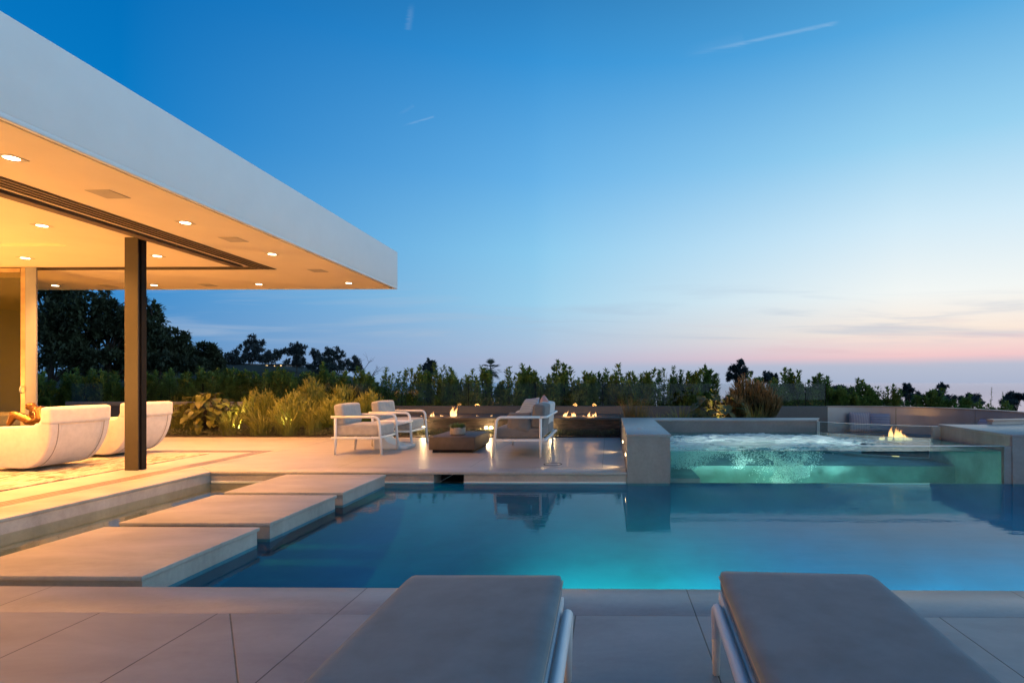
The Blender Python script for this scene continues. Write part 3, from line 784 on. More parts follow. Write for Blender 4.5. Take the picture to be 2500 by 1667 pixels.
# drain lid in the paving
t = MB()
n=40; t.arc((0,0),.118,.130,0,2*PI,.0006,.003,n)
o = t.build('drain_cover', M['black'], loc=(-.80,7.75,0)); tag(o, 'round flush access lid ring in the paving between sofa and pool', 'drain cover')

# ------------------------------------------------------------------ sun loungers
def make_lounger():
    t = thing('sun_lounger', '', 'sun lounger', group='grey cushioned sun loungers at the pool edge')
    M['lounge_fabric'] = mat('lounge_fabric', (.140,.192,.222), .9, var=.09, vscale=7, bump=.3, bscale=420, bdist=.002, sheen=.15)  # blue skylight put into the colour of the taupe fabric
    m = softbox(.64,1.55,.078,.024,.006,n=14,c=(0,-.775,.325)).build('mattress', M['lounge_fabric'], t, smooth=True)
    MB().tube([(.3195,-.02,.338),(.3205,-.4,.338),(.3205,-1.5,.338)],.0035,6).build('piping', M['seam'], m)
    MB().tube([(-.3195,-.02,.338),(-.3205,-.4,.338),(-.3205,-1.5,.338)],.0035,6).build('piping', M['seam'], m)
    fr = MB()
    for s in (-1,1): fr.box(s*.315-.012,s*.315+.012,-1.5,-.045,.248,.284)
    fr.box(-.302,.302,-.07,-.046,.249,.283)
    for k in range(10): fr.box(-.302,.302,-.22-.14*k,-.17-.14*k,.262,.283)
    fr.build('frame', M['white_metal'], t, bevel=.004)
    for s in (-1,1):
        pts = [(s*.352,-.165,0.0),(s*.352,-.165,.20)]
        for k in range(0,7):
            a = k/6*PI/2; pts.append((s*.352,-.165-.055*(1-math.cos(a)),.235+.042*math.sin(a)))
        pts += [(s*.352,-.9,.277),(s*.352,-1.46,.277)]
        MB().tube(pts,[.014,.019]+[.021]*9,10).build('side_rail', M['white_metal'], t, smooth=True)
        MB().tube([(s*.352,-1.44,.275),(s*.352,-1.46,0)],.019,10,.014).build('leg', M['white_metal'], t, smooth=True)
    bc = softbox(.64,.62,.078,.024,.006,c=(0,0,0)).build('backrest', M['lounge_fabric'], t, smooth=True)
    bc.location = (0,-1.84,.36); bc.rotation_euler = (R(-8),0,0)
    return t
l1 = make_lounger(); l1.location = (-.515,2.30,0); l1.rotation_euler = (0,0,R(.5)); l1['label'] = 'grey cushioned sun lounger at the pool edge, the left one of the pair'
l2 = copy_tree(l1); l2.location = (.785,2.345,0); l2.rotation_euler = (0,0,R(-3.2)); l2['label'] = 'grey cushioned sun lounger at the pool edge, the right one of the pair'

# ------------------------------------------------------------------ spa
SW = .268
spa = thing('raised_spa', 'raised grey stone spa with clear acrylic front beside the pool', 'hot tub', (0,0,0))
CC = (5.8,11.3); RA = 2.53
def capwall(pts, name):
    w = MB().prism(pts, -1.75, .455).build(name, M['spa_stone'], spa)
    # cap with a small overhang
    cx = sum(p[0] for p in pts)/len(pts); cy_ = sum(p[1] for p in pts)/len(pts)
    return w
MB().prism([(.225,7.065),(.775,7.065),(.775,9.80),(3.66,9.80),(3.90,10.33),(.225,10.33)],-1.6,.455).build('wall', M['spa_stone'], spa)
MB().prism([(.215,7.055),(.787,7.055),(.787,9.786),(3.66,9.786),(3.92,10.345),(.215,10.345)],.4555,.487).build('cap', M['spa_cap'], spa, bevel=.003)
arcp = []
for k in range(0,25):
    a = R(-103)+R(95)*k/24; arcp.append((CC[0]+RA*math.cos(a), CC[1]+RA*math.sin(a)))
MB().prism([(5.12,7.065),(11,7.065),(11,arcp[-1][1])]+arcp[::-1],-1.6,.455).build('wall', M['spa_stone'], spa)
MB().prism([(5.105,7.055),(11.02,7.055),(11.02,arcp[-1][1])]+arcp[::-1],.4555,.487).build('cap', M['spa_cap'], spa, bevel=.003)
# acrylic
MB().box(.787,5.02,7.06,7.13,-.14,.341).build('front_panel', M['acrylic'], spa)
MB().box(.787,5.02,7.062,7.128,.3415,.3445).build('panel_edge', M['acryl_edge'], spa)
MB().box(5.02,5.118,7.075,7.125,-.14,.341).build('panel_jamb', M['spa_stone'], spa)
MB().box(.776,5.118,7.07,7.12,-1.55,-.1405).build('sill_wall', M['basin'], spa)
a0, a1 = R(-146), R(-104)
MB().arc(CC,RA,RA+.06,a0,a1,-.05,.452,28).build('curved_panel', M['acrylic'], spa)
MB().arc(CC,RA+.002,RA+.058,a0,a1,.4525,.4555,28).build('curved_panel_edge', M['acryl_edge'], spa)
MB().arc(CC,RA-.02,RA+.10,a0,a1,-.8,-.0505,28).build('curb', M['spa_basin'], spa)
for a in (a0,a1):
    MB().arc(CC,RA-.01,RA+.075,a-R(1.2),a+R(1.2),-.8,.456,2).build('panel_post', M['steel'], spa)
# interior shell: floor, benches, lining
MB().prism([(.776,7.121),(5.119,7.121),(5.22,8.85),(3.70,9.799),(.776,9.799)],-.85,-.75).build('floor', M['spa_basin'], spa)
MB().prism([(.776,7.122),(1.17,7.122),(1.17,8.2),(5.116,8.2),(5.14,8.80),(3.72,9.797),(.776,9.797)],-.75,-.086).build('bench', M['spa_basin'], spa)
MB().box(.776,.786,7.121,9.79,-.75,SW-.01).box(.786,3.70,9.787,9.797,-.75,SW-.01).build('lining', M['spa_basin'], spa)
MB().box(5.105,5.117,7.13,8.85,-.75,SW-.01).build('lining', M['spa_basin'], spa)
def inspa(x, y):
    if not (.79 < x < 5.1 and 7.132 < y < 9.785): return False
    return math.hypot(x-CC[0], y-CC[1]) > RA+.06
# water surface with churned humps
def foam_amt(x, y):
    e = math.exp(-((x-1.9)/1.2)**2-((y-8.55)/.7)**2) + .8*math.exp(-((x-2.9)/.9)**2-((y-8.2)/.8)**2) + .6*math.exp(-((x-1.5)/.9)**2-((y-7.6)/.5)**2)
    return min(1, e*1.1)
nx, ny = 172, 108; mb = MB(); mb.a = []
idx = {}
for i in range(nx+1):
    for j in range(ny+1):
        x = .788+(5.105-.788)*i/nx; y = 7.131+(9.786-7.131)*j/ny
        dist = math.hypot(x-CC[0], y-CC[1])
        if dist < RA+.0:
            continue
        fa = foam_amt(x,y)
        p = Vector((x*2.6,y*3.6,0))
        z = SW + fa*(.075*abs(mnoise.noise(p))+.05*abs(mnoise.noise(p*2.3+Vector((5,1,0))))+.018*mnoise.noise(p*6)) + .006*mnoise.noise(p*1.2+Vector((9,0,0))) + .003*mnoise.noise(p*4)
        idx[(i,j)] = len(mb.v); mb.v.append((x,y,z))
        fr_ = fa*1.25 + .55*mnoise.noise(Vector((x*3.2,y*7,2))) + .35*mnoise.noise(Vector((x*9,y*16,4))) - .12 - .10*max(0,x-3.4)
        mb.a.append(max(0,min(1,fr_)))
for i in range(nx):
    for j in range(ny):
        q = [(i,j),(i+1,j),(i+1,j+1),(i,j+1)]
        if all(k in idx for k in q): mb.f.append(tuple(idx[k] for k in q))
def spawater():
    m = bpy.data.materials.new('spa_water'); g = NT(nodes(m))
    nb = g.bump(g.noise(g.pos(False,(1,1.8,1)), 7, 4, .6), .25, .03)
    t = g.n('ShaderNodeBsdfTransparent'); t.inputs[0].default_value = (.62,.90,.92,1)
    gl = g.n('ShaderNodeBsdfGlossy'); gl.inputs['Roughness'].default_value = .03; g.l(nb, gl.inputs['Normal'])
    mx = g.n('ShaderNodeMixShader'); g.l(schlick(g,.02,nb), mx.inputs[0]); g.l(t.outputs[0], mx.inputs[1]); g.l(gl.outputs[0], mx.inputs[2])
    a = g.n('ShaderNodeAttribute'); a.attribute_name = 'tip'
    fn = g.noise(g.pos(False,(1,1.6,1)), 22, 4, .65)
    k = g.mapr(g.math('ADD', a.outputs['Fac'], g.math('MULTIPLY', g.math('SUBTRACT', fn, .5), .8)), .25, .8, 0, .93, True)
    p0 = g.pbsdf(Base_Color=(.88,.91,.93), Roughness=.55); g.l(g.bump(fn, .5, .02), p0.inputs['Normal'])
    tl = g.n('ShaderNodeBsdfTranslucent'); tl.inputs[0].default_value = (.85,.92,.92,1)
    p = g.n('ShaderNodeMixShader'); p.inputs[0].default_value = .5; g.l(p0.outputs[0], p.inputs[1]); g.l(tl.outputs[0], p.inputs[2])
    m2 = g.n('ShaderNodeMixShader'); g.l(k, m2.inputs[0]); g.l(mx.outputs[0], m2.inputs[1]); g.l(p.outputs[0], m2.inputs[2])
    g.out(m2.outputs[0]); return m
struct('spa_water', mb, spawater(), smooth=True, fixn=False)
M['spa_face'] = clear('spa_face', (.58,.93,.90), .0)
struct('spa_water_body', MB().add([(.788,7.1315,-.14),(5.10,7.1315,-.14),(5.10,7.1315,SW-.004),(.788,7.1315,SW-.004)],[(0,1,2,3)]), M['spa_face'], fixn=False)
# bubbles in the spa: plumes of tiny spheres
rb = random.Random(21); mb = MB()
def ico(c, r):
    t_ = [(0,0,1),(1,0,0),(0,1,0),(-1,0,0),(0,-1,0),(0,0,-1)]
    mb.add([(c[0]+x*r,c[1]+y*r,c[2]+z*r) for x,y,z in t_],[(0,1,2),(0,2,3),(0,3,4),(0,4,1),(5,2,1),(5,3,2),(5,4,3),(5,1,4)])
for cxp, yy, zlo, wtop, wbot, cnt in ((2.30,7.42,-.42,.40,.13,6500),(1.85,7.8,-.05,.30,.1,1500),(2.62,7.6,-.15,.28,.14,2200)):
    for i in range(cnt):
        f = rb.random()**.8
        z = SW-.012-(SW-zlo)*f
        w = wtop+(wbot-wtop)*f
        x = cxp + rb.gauss(0,.5)*w + .06*mnoise.noise(Vector((z*6,yy,3))); y = yy+rb.gauss(0,.45)*w*.8
        if mnoise.noise(Vector((x*7,y*7,z*7))) < -.12+.25*f: continue
        if inspa(x,y): ico((x,y,z), rb.uniform(.003,.009)*(1.15-.4*f))
for i in range(4500):   # foam hanging under the churned surface on the left
    x = .80+abs(rb.gauss(0,.42)); y = rb.uniform(7.18,8.0); dep = .22*math.exp(-((x-.95)/.5)**2)+.03
    z = SW-.01-dep*rb.random()**1.3
    if inspa(x,y): ico((x,y,z), rb.uniform(.003,.009))
tag(mb.build('bubbles', mat('bubble',(.80,.93,.90),.3,var=.03), fixn=False), 'swirling white air bubbles under water in the spa', 'bubbles', kind='stuff')

# spa underwater lamps and pool lamps
point((2.0,7.22,-.50), 22, (.88,1.0,.70), 0)
point((3.1,7.22,-.50), 9, (.80,1.0,.78), 0)
point((4.2,7.24,-.50), 6, (.60,1.0,.86), 0)
point((1.15,7.24,-.42), 10, (.70,1.0,.90), 0)
for x in (1.45,1.9,2.4,2.9,3.4): spot((x,7.24,-.60), 75, 46, .8, (.85,1.0,.96), 0, target=(x-.05,8.2,.27))
PL = thing('pool_light', 'round steel underwater pool lamp in the near pool wall', 'pool light', (0,3.095,-.5))
MBL = MB().lathe([(.10,0),(.10,.012),(.085,.018)],24)
o = MBL.build('lens', M['steel'], PL); o.rotation_euler = (R(-90),0,0)
for k in range(4): spot((-.55+.5*k,3.15,-.30), 640, 58, 1, (.36,1.0,.66), 0, target=(-.55+.5*k,4.15,-.78))
for k in range(9): spot((1.35+.72*k,3.15,-.30), 560, 56, 1, (.10,.84,1.0), 0, target=(1.3+.72*k,4.15,-.76))

# jet cover disc on the spa block top, wall lights on its left face
o = MB().lathe([(.05,0),(.05,.006),(.035,.012)],20).build('jet_button', M['steel'], loc=(.44,7.95,.487)); tag(o,'small round steel button on top of the spa wall','button')
for y,z,lb in ((7.52,.17,'small lit step light on the side of the spa wall, nearer the pool'),(9.12,.17,'small lit step light on the side of the spa wall, farther from the pool')):
    t = thing('step_light', lb, 'step light', (.2245,y,z), group='step lights on the spa wall')
    MB().box(-.006,-.0005,-.05,.05,-.03,.03).build('frame', M['steel'], t)
    MB().box(-.009,-.0062,-.035,.035,-.018,.018).build('lens', M['lamp2'], t)
    spot((.19,y,z), 7.5, 100, .8, (1,.66,.32), .02, target=(-.25,y-.02,-.02))

# ------------------------------------------------------------------ planting beds, fire wall, low wall with glass
struct('planting_bed', MB().box(-13.5,.224,11.4405,13.49,-1.5,.02), M['soil'])
struct('planting_bed', MB().box(.226,3.1,10.346,13.49,-1.5,.18).box(-40,16,13.72,17.5,-2.8,-.35), M['soil'])
lw = thing('low_wall', 'low grey concrete wall carrying the clear glass railing along the garden edge', 'wall', (-4,13.6,0))
MB().box(-9.5,9.32,-.10,.10,-1.2,.56).build('wall_body', M['lowwall'], lw, bevel=.006)
MB().box(-9.5,-4.9,-.105,.105,.5605,.66).build('raised_course', mat('raised_course',(.30,.30,.31),.6), lw, bevel=.006)
gr = thing('glass_railing', 'clear frameless glass railing standing on the low garden wall', 'railing', (-4,13.6,.56))
x = -9.45
while x < 9.2:
    x1 = min(x+1.66, 9.3)
    MB().box(x+.006,x1-.006,-.006,.006,.10 if x < -4.9 else .001,.557).build('glass_panel', M['glass'], gr)
    MB().box(x1-.0055,x1+.0055,-.008,.008,.10 if x1 < -4.9 else .001,.55).build('joint', M['black'], gr)
    x = x1
fwl = thing('fire_wall', 'long low dark stacked stone wall with a linear fire trough along its top', 'fire feature', (-2,11.95,0))
MB().box(-2.6,2.22,0,1.0,0,.325).build('stone_wall', M['stack'], fwl)
MB().box(-2.62,2.222,-.03,.42,.3255,.38).box(-2.62,2.222,.66,1.5,.3255,.38).box(-2.62,-2.4,.4201,.6599,.3255,.38).build('ledge', M['concrete_dark'], fwl, bevel=.004)
MB().box(-2.4,2.222,.42,.66,.3257,.365).build('fire_glass_bed', M['fireglass'], fwl)
rf = random.Random(11)
def flame_mb(h, w, seed):
    r = random.Random(seed); mb = MB(); mb.a = []
    for k in range(r.randint(3,5)):
        hh = h*r.uniform(.45,1.0); ww = w*r.uniform(.28,.5); ox = r.uniform(-.5,.5)*w; oy = r.uniform(-.3,.3)*w
        lean = r.uniform(-.25,.35)*h; ph = r.uniform(0,6)
        n0 = len(mb.v); pts=[]; rad=[]; m_ = 12
        for i in range(m_+1):
            f = i/m_
            pts.append((ox*(1-f*.5)+lean*f*f+.10*h*f*math.sin(f*5+ph), oy+.05*h*f*math.sin(f*4+ph*2), hh*f))
            rad.append(max(.0012, ww*(math.sin(PI*min(1,(f*.85+.12)))**1.1)*(1-f)**.55))
        mb.tube(pts, rad, 10, flat=.6)
        for i in range(m_+1): mb.a += [i/m_]*10
    return mb
for i,(px,h,w) in enumerate(((1026,.05,.05),(1054,.15,.09),(1077,.07,.07),(1106,.29,.17),(1165,.06,.05),(1200,.07,.06),(1240,.04,.05),(1382,.18,.13),(1396,.12,.10),(1402,.13,.08),(1424,.06,.05),(1438,.17,.10),(1450,.16,.09))):
    p = at(px,12.5)
    o = flame_mb(h,w,i+3).build('flame', M['flame'] if h > .1 else M['flame_low'], fwl, smooth=True, fixn=False); o.location = (p.x+2, 12.49-11.95, .36)
for px,pw in ((1106,26),(1054,6),(1388,18),(1444,18)):
    p = at(px,12.5); point((p.x,12.47,.52), pw*.28, (1,.45,.12), .06)
# wall lights at the foot of the fire wall
for i,(px,pw,w,lb) in enumerate(((1033,26,.05,'small glowing path light at the foot of the fire wall, just right of the armchairs'),(1192,46,.09,'double glowing path light at the foot of the fire wall, between coffee table and sofa'),(1347,20,.05,'path light at the foot of the fire wall hidden behind the sofa back'))):
    p = at(px,11.85)
    t = thing('path_light', lb, 'garden light', (p.x,11.84,.02), group='path lights along the fire wall')
    MB().box(-w-.02,w+.02,-.02,.02,.10,.125).tube([(0,0,0),(0,0,.1)],.012,8).build('housing', M['black'], t)
    for q in ((-1,1) if i == 1 else (0,)):
        MB().box(q*.055-.028,q*.055+.028,-.028,-.0205,.132,.165).box(q*.055-.03,q*.055+.03,-.02,.015,.126,.170).build('lens', M['lamp2'], t)
    spot((p.x,11.80,.17), pw, 150, .6, (1,.66,.30), .03, target=(p.x,11.2,.02))
    point((p.x,11.79,.2), pw*.12, (1,.66,.30), .03)

# ------------------------------------------------------------------ sunken fire lounge
lg = thing('curved_bench', 'sunken round lounge bench with tall satin metal backrest behind the spa', 'bench', (CC[0],CC[1],0))
def seg(a, b, gap=.006): return (R(a)+gap/2.5, R(b)-gap/2.5)
for a,b in ((62,101),(22,62),(-16,22),(-50,-16),(-84,-50)):
    s0,s1 = seg(a,b)
    MB().arc((0,0),2.40,2.50,s0,s1,-.10,.525,18).build('back_panel', M['steel'], lg)
MB().arc((0,0),2.385,2.53,R(-84),R(101),.5255,.56,80).build('rim', M['rim'], lg)
MB().arc((0,0),1.80,2.398,R(-84),R(101),-.18,-.08,80).build('seat', M['cush_grey'], lg)
MB().arc((0,0),1.86,2.398,R(-84),R(101),-.55,-.1805,80).build('seat_base', M['white_wall'], lg)
struct('lounge_floor', MB().prism([(CC[0]+2.6*math.cos(2*PI*k/48),CC[1]+2.6*math.sin(2*PI*k/48)) for k in range(48)],-.7,-.55), M['floor_in'])
fb = thing('fire_table', 'round fire table burning with a bright orange flame in the sunken lounge', 'fire table', (CC[0],CC[1],-.55))
MB().lathe([(.55,0),(.60,.05),(.62,.50),(.60,.54),(.45,.54),(.44,.51)],40).build('drum', M['concrete_dark'], fb, bevel=.004)
MB().lathe([(.44,.505),(.44,.52)],32).build('lava_bed', M['fireglass'], fb)
for i,(dx,h,w) in enumerate(((-.10,.20,.14),(.0,.36,.24),(.10,.30,.20),(.22,.16,.12),(.35,.08,.08),(-.22,.12,.10))):
    o = flame_mb(h,w,40+i).build('flame', M['flame'], fb, smooth=True, fixn=False); o.location = (dx,0.02*i-.05,.515)
point((CC[0],CC[1]-.05,.15), 5, (1,.48,.18), .12)
for m_,ang,rr_,rx,rz,sz,lb in ((M['pil_mauve'],82,2.24,78,-4,.50,'pink and mauve striped pillow on the curved bench, the larger left one'),(M['pil_mauve2'],71,2.22,76,-22,.46,'violet grey striped pillow overlapping the pink one on the curved bench'),(M['pil_mauve2'],12,2.2,70,-78,.42,'dark mauve pillow peeking over the spa wall at the right end of the curved bench')):
    o = pillow(sz,sz,.16,int(ang)).build('bench_pillow', m_, smooth=True)
    o.location = (CC[0]+rr_*math.cos(R(ang)), CC[1]+rr_*math.sin(R(ang)), .17); o.rotation_euler = (R(rx),0,R(rz))
    tag(o, lb, 'pillow', 'pillows on the curved bench')

# ------------------------------------------------------------------ vegetation
def leaf(mb, b, d, L, w, up=None, fold=.25):
    d = d.normalized()
    s = d.cross(up or Vector((0,0,1)))
    if s.length < 1e-4: s = Vector((1,0,0))
    s.normalize(); nrm = s.cross(d)
    m1 = b + d*L*.5
    mb.add([b, m1 + s*w*.5 + nrm*fold*w, b + d*L, m1 - s*w*.5 + nrm*fold*w], [(0,1,2),(0,2,3)])
def rdir(r):
    while True:
        v = Vector((r.uniform(-1,1), r.uniform(-1,1), r.uniform(-1,1)))
        if .05 < v.length < 1: return v.normalized()
HEDGE = [leafmat('hedge%d'%i, a, b, .5, 5) for i,(a,b) in enumerate((((.075,.15,.035),(.23,.34,.08)),((.07,.15,.036),(.21,.33,.08)),((.085,.16,.036),(.25,.35,.085))))]
def shrub(x, y, z0, top, width, seed, m, label, dens=1.0):
    r = random.Random(seed)
    t = thing('hedge_shrub', label, 'shrub', (x,y,z0), group='evergreen shrubs planted in a row behind the glass railing')
    st = MB(); lf = MB(); hgt = top-z0
    ns = int(25*dens*r.uniform(.9,1.2)); lx, ly = r.gauss(0,.05), r.gauss(0,.04); lsz = r.uniform(.85,1.2)
    for k in range(ns):
        hh = hgt*(1.0 if k == 0 else r.uniform(.55,.97)); a = r.uniform(0,2*PI); q = width*.5*r.uniform(.15,1)*(1-.45*(hh/hgt-.5)*1.4 if hh/hgt > .5 else 1)
        bx, by = math.cos(a)*q, math.sin(a)*q*.8
        pts = [(bx*.15,by*.15,0),(bx*.6+r.gauss(0,.02),by*.6,hh*.4),(bx+r.gauss(0,.04)+lx*.5*hh,by+ly*hh,hh*.75),(bx*r.uniform(.8,1.2)+r.gauss(0,.06)+lx*hh,by*1.02+ly*hh,hh)]
        st.tube(pts,.012,4,.004)
        nl = int(120*dens)
        for i in range(nl):
            f = 1-(r.random()**1.2)*.82
            zz = hh*f
            s_ = min(.999, f)*3; i0 = min(2,int(s_)); p = Vector(pts[i0]).lerp(Vector(pts[i0+1]), s_-i0)
            rad = (.15*(1-f)**.5+.014)*r.random()**.5
            o = rdir(r); o.z *= .6
            d = Vector((o.x,o.y,abs(o.z)*.9+.55))
            leaf(lf, p+o*rad, d, lsz*r.uniform(.06,.115), lsz*r.uniform(.034,.055))
    st.build('stem', M['bark'], t, fixn=False); lf.build('foliage', m, t, fixn=False)
# (photo column, photo row of the tip, width m, what tells it apart)
SH = [(105,905,1.05,'clipped hedge shrub next to the white door jamb at far left'),(185,903,1.05,'clipped hedge shrub left of the dark column, above the first tub chair'),(262,904,1.05,'clipped hedge shrub touching the left side of the dark column'),
 (340,905,1.0,'clipped hedge shrub directly behind the dark column'),(408,903,1.05,'clipped hedge shrub just right of the dark column'),(482,901,1.05,'hedge shrub above the left part of the big leaf plant'),(550,903,1.0,'hedge shrub above the right part of the big leaf plant'),
 (612,901,1.0,'hedge shrub above the left end of the orange tipped bushes'),(672,899,1.0,'hedge shrub below the far lit houses'),(735,903,1.0,'hedge shrub right of the far lit houses, under the rounded tree'),(808,889,.85,'taller pointed hedge shrub behind the tallest orange tipped bush'),(872,899,.85,'hedge shrub left of the bare dead tree'),
 (908,915,.6,'narrow short hedge shrub below the bare dead tree'),(955,899,.95,'wide hedge shrub behind the rear outdoor armchair'),(1008,893,.62,'slim hedge shrub just left of the lone round headed tree'),(1042,905,.5,'slim hedge shrub in front of the lone round headed tree'),(1100,889,.92,'dense hedge shrub behind the tallest flame of the fire wall'),
 (1152,903,.55,'thin hedge shrub left of the palm'),(1180,895,.62,'hedge shrub touching the left side of the palm'),(1222,925,.5,'short hedge shrub right of the palm trunk'),(1256,897,.72,'hedge shrub with twin tips right of the palm'),(1308,894,.80,'rounded hedge shrub left of the sofa pillows'),(1376,885,.85,'tall pointed hedge shrub directly behind the sofa back'),
 (1424,922,.5,'short hedge shrub right of the sofa back'),(1444,909,.42,'slim hedge shrub above the left flame pair right of the sofa'),(1478,903,.62,'hedge shrub above the right flame pair of the fire wall'),(1530,891,.85,'broad hedge shrub behind the spa corner grass'),(1612,896,.92,'broad bushy hedge shrub behind the middle of the spa wall'),
 (1660,907,.42,'slim hedge shrub left of the large leaf plant behind the spa'),(1688,902,.55,'loose hedge shrub above the large leaf plant behind the spa'),(1730,897,.52,'pointed hedge shrub left of the reddish bush behind the spa'),(1842,909,.6,'hedge shrub peeking out right above the reddish bush'),(1910,925,.5,'small hedge shrub just right of the reddish bush'),(1945,900,.72,'tall pointed hedge shrub at the right end of the glass railing'),
 (2000,916,.62,'open hedge shrub above the end post of the glass railing'),(2052,945,.55,'dark low hedge shrub above the left of the curved bench'),(2110,928,.68,'hedge shrub above the bench pillows'),(2142,938,.5,'sparse hedge shrub above the bright fire'),(2186,941,.45,'sparse twiggy hedge shrub right of the bench pillows'),(2276,952,.62,'green hedge shrub above the second bench seam'),(2352,968,.42,'low hedge shrub right of the second bench seam'),
 (516,904,.9,'filler hedge shrub directly above the middle of the big leaf plant'),(582,904,.9,'filler hedge shrub below the low bluish tree of the ridge'),(644,904,.9,'filler hedge shrub below the left lit window of the long hillside house'),(705,905,.9,'filler hedge shrub left of the rounded dark ridge tree'),(770,905,.8,'filler hedge shrub left of the taller pointed shrub'),(840,905,.7,'filler hedge shrub right of the taller pointed shrub'),(1076,917,.5,'low filler shrub just right of the lone round headed tree'),(1128,914,.5,'low filler shrub right of the tallest flame of the fire wall'),(1282,930,.5,'low filler shrub in front of the small dark blue tree'),(1342,917,.5,'low filler shrub left of the tall pointed shrub behind the sofa'),
 (1402,926,.5,'low filler shrub right behind the pale far end of the sofa'),(1503,916,.5,'low filler shrub above the right end of the fire wall'),(1572,906,.5,'mid height filler shrub behind the left of the spa back wall'),(1640,920,.5,'low filler shrub behind the thin grass tuft at the spa'),
 (1710,918,.5,'low filler shrub behind the right of the large leaf plant at the spa'),(1885,934,.5,'low filler shrub right of the reddish stick bushes'),(1972,932,.55,'low filler shrub left of the railing end post'),(2028,948,.55,'low filler shrub above the left corner of the curved bench'),
 (2082,948,.55,'low filler shrub above the left edge of the bench pillows'),(2240,966,.55,'low filler shrub in front of the dark dome tree'),(2312,974,.5,'low filler shrub below the thin grey tree'),(2400,978,.5,'low filler shrub by the taller twiggy sapling'),(2455,984,.5,'low filler shrub by the shorter twiggy sapling')]
for i,(px,py,w,lb) in enumerate(SH):
    D = 14.5+.25*math.sin(i*2.1) + (.5 if px > 2000 else 0); p = at(px,D)
    shrub(p.x,p.y,-.35,zat(py,D),w*(1.25 if px < 900 else 1.22),100+i,HEDGE[i%3],lb, .8 if px > 2120 else (1.35 if px < 900 else 1.0))

# --- orange tipped stick bushes
STK = tipmat('stick_plant', (.11,.165,.02), (.46,.40,.05), .5, .2)
STK2 = tipmat('stick_plant_red', (.09,.09,.03), (.36,.20,.07), .55, .25)
def stick_bush(px, D, z0, top, w, seed, m, label, n=210):
    r = random.Random(seed); p0 = at(px,D); t = thing('stick_bush', label, 'shrub', (p0.x,p0.y,z0), group='orange tipped stick bushes')
    mb = MB(); mb.a = []; hgt = top-z0
    def stick(a, b, r0, r1, t0, t1):
        mb.tube([a,b], r0, 4, r1, caps=False); mb.a += [t0]*4+[t1]*4
    for k in range(n):
        a = r.uniform(0,2*PI); q = math.sqrt(r.random()); 
        ex, ey = math.cos(a)*q*w/2, math.sin(a)*q*w/2*.8
        ez = hgt*(1-.55*q*q)*r.uniform(.62,.92) if r.random() < .8 else hgt*r.uniform(.2,.6)
        e = Vector((ex,ey,ez)); b = Vector((ex*.55,ey*.55,ez*.45))
        f = ez/hgt
        stick(b,e,.008,.007,.15*f,.35*f)
        for j in range(r.randint(3,5)):
            d = Vector((ex/w*1.1+r.gauss(0,.32), ey/w+r.gauss(0,.32), 1)).normalized()
            L = r.uniform(.09,.20); m1 = e+d*L*.5; tp = e+d*L+Vector((r.gauss(0,.012),r.gauss(0,.012),.01))
            stick(e,m1,.0068,.0064,.3*f,.6*f+.1); stick(m1,tp,.0064,.003,.6*f+.1,min(1,.75*f+.3))
    mb.build('stems', m, t, fixn=False)
SB = [(640,12.75,1.13-.13,.95,'orange tipped stick bush right beside the big leaf plant'),(760,13.0,1.165+.09,.80,'tallest orange tipped stick bush in the left bed'),(835,12.8,1.10,.95,'orange tipped stick bush behind the nearer armchair'),
      (900,12.6,.95,.80,'orange tipped stick bush behind the rear armchair'),(720,12.4,.90,1.0,'wide orange tipped stick bush in the middle front of the left bed'),(820,12.2,.74,.9,'low orange tipped stick bush just left of the nearer armchair')]
for i,(px,D,tp,w,lb) in enumerate(SB): stick_bush(px,D,.02,tp,w,300+i,STK,lb)
stick_bush(878,12.95,.02,1.05,.55,340,tipmat('stick_dark',(.03,.045,.02),(.055,.07,.03),.6,.2),'dark green spiky bush between the orange tipped bushes and the glass railing',260)
SB2 = [(1820,12.4,1.165+.13,.80,'taller reddish stick bush behind the spa'),(1862,12.2,1.165-.02,.72,'rounded reddish stick bush behind the spa, the right one'),(1790,11.7,.86,.55,'low reddish stick bush in front of the taller pair behind the spa')]
for i,(px,D,tp,w,lb) in enumerate(SB2): stick_bush(px,D,.18,tp,w,330+i,STK2,lb,280)
# --- grass tufts
def tuft(px, D, z0, h, spread, seed, m, label, n=150, lean=.6):
    r = random.Random(seed); p0 = at(px,D); mb = MB(); mb.a = []
    for k in range(n):
        a = r.uniform(0,2*PI); q = r.random()**.7*spread*.3
        b = Vector((math.cos(a)*q, math.sin(a)*q, 0)); L = h*1.25*r.uniform(.55,1.1); ln = lean*r.uniform(.2,1.1)
        dirx = Vector((math.cos(a), math.sin(a), 0)); s = Vector((-math.sin(a), math.cos(a), 0))*r.uniform(.005,.0095)
        pts = []
        for i in range(6):
            f = i/5; pts.append(b + dirx*(ln*L*f*f*1.0) + Vector((0,0,L*(f-.45*ln*f*f))))
        vs = []; 
        for i,p in enumerate(pts):
            wv = s*(1-.85*i/5); vs += [p-wv,p+wv]; mb.a += [i/5,i/5]
        mb.add(vs,[(2*i,2*i+1,2*i+3,2*i+2) for i in range(5)])
    o = mb.build('grass_tuft', m, loc=(p0.x,p0.y,z0), fixn=False); tag(o, label, 'grass', 'arching grass tufts in the planting beds')
GR = tipmat('grass_blade', (.11,.15,.025), (.34,.32,.06), .6, .2)
GR2 = tipmat('grass_blade_dry', (.10,.10,.025), (.33,.20,.06), .6, .2)
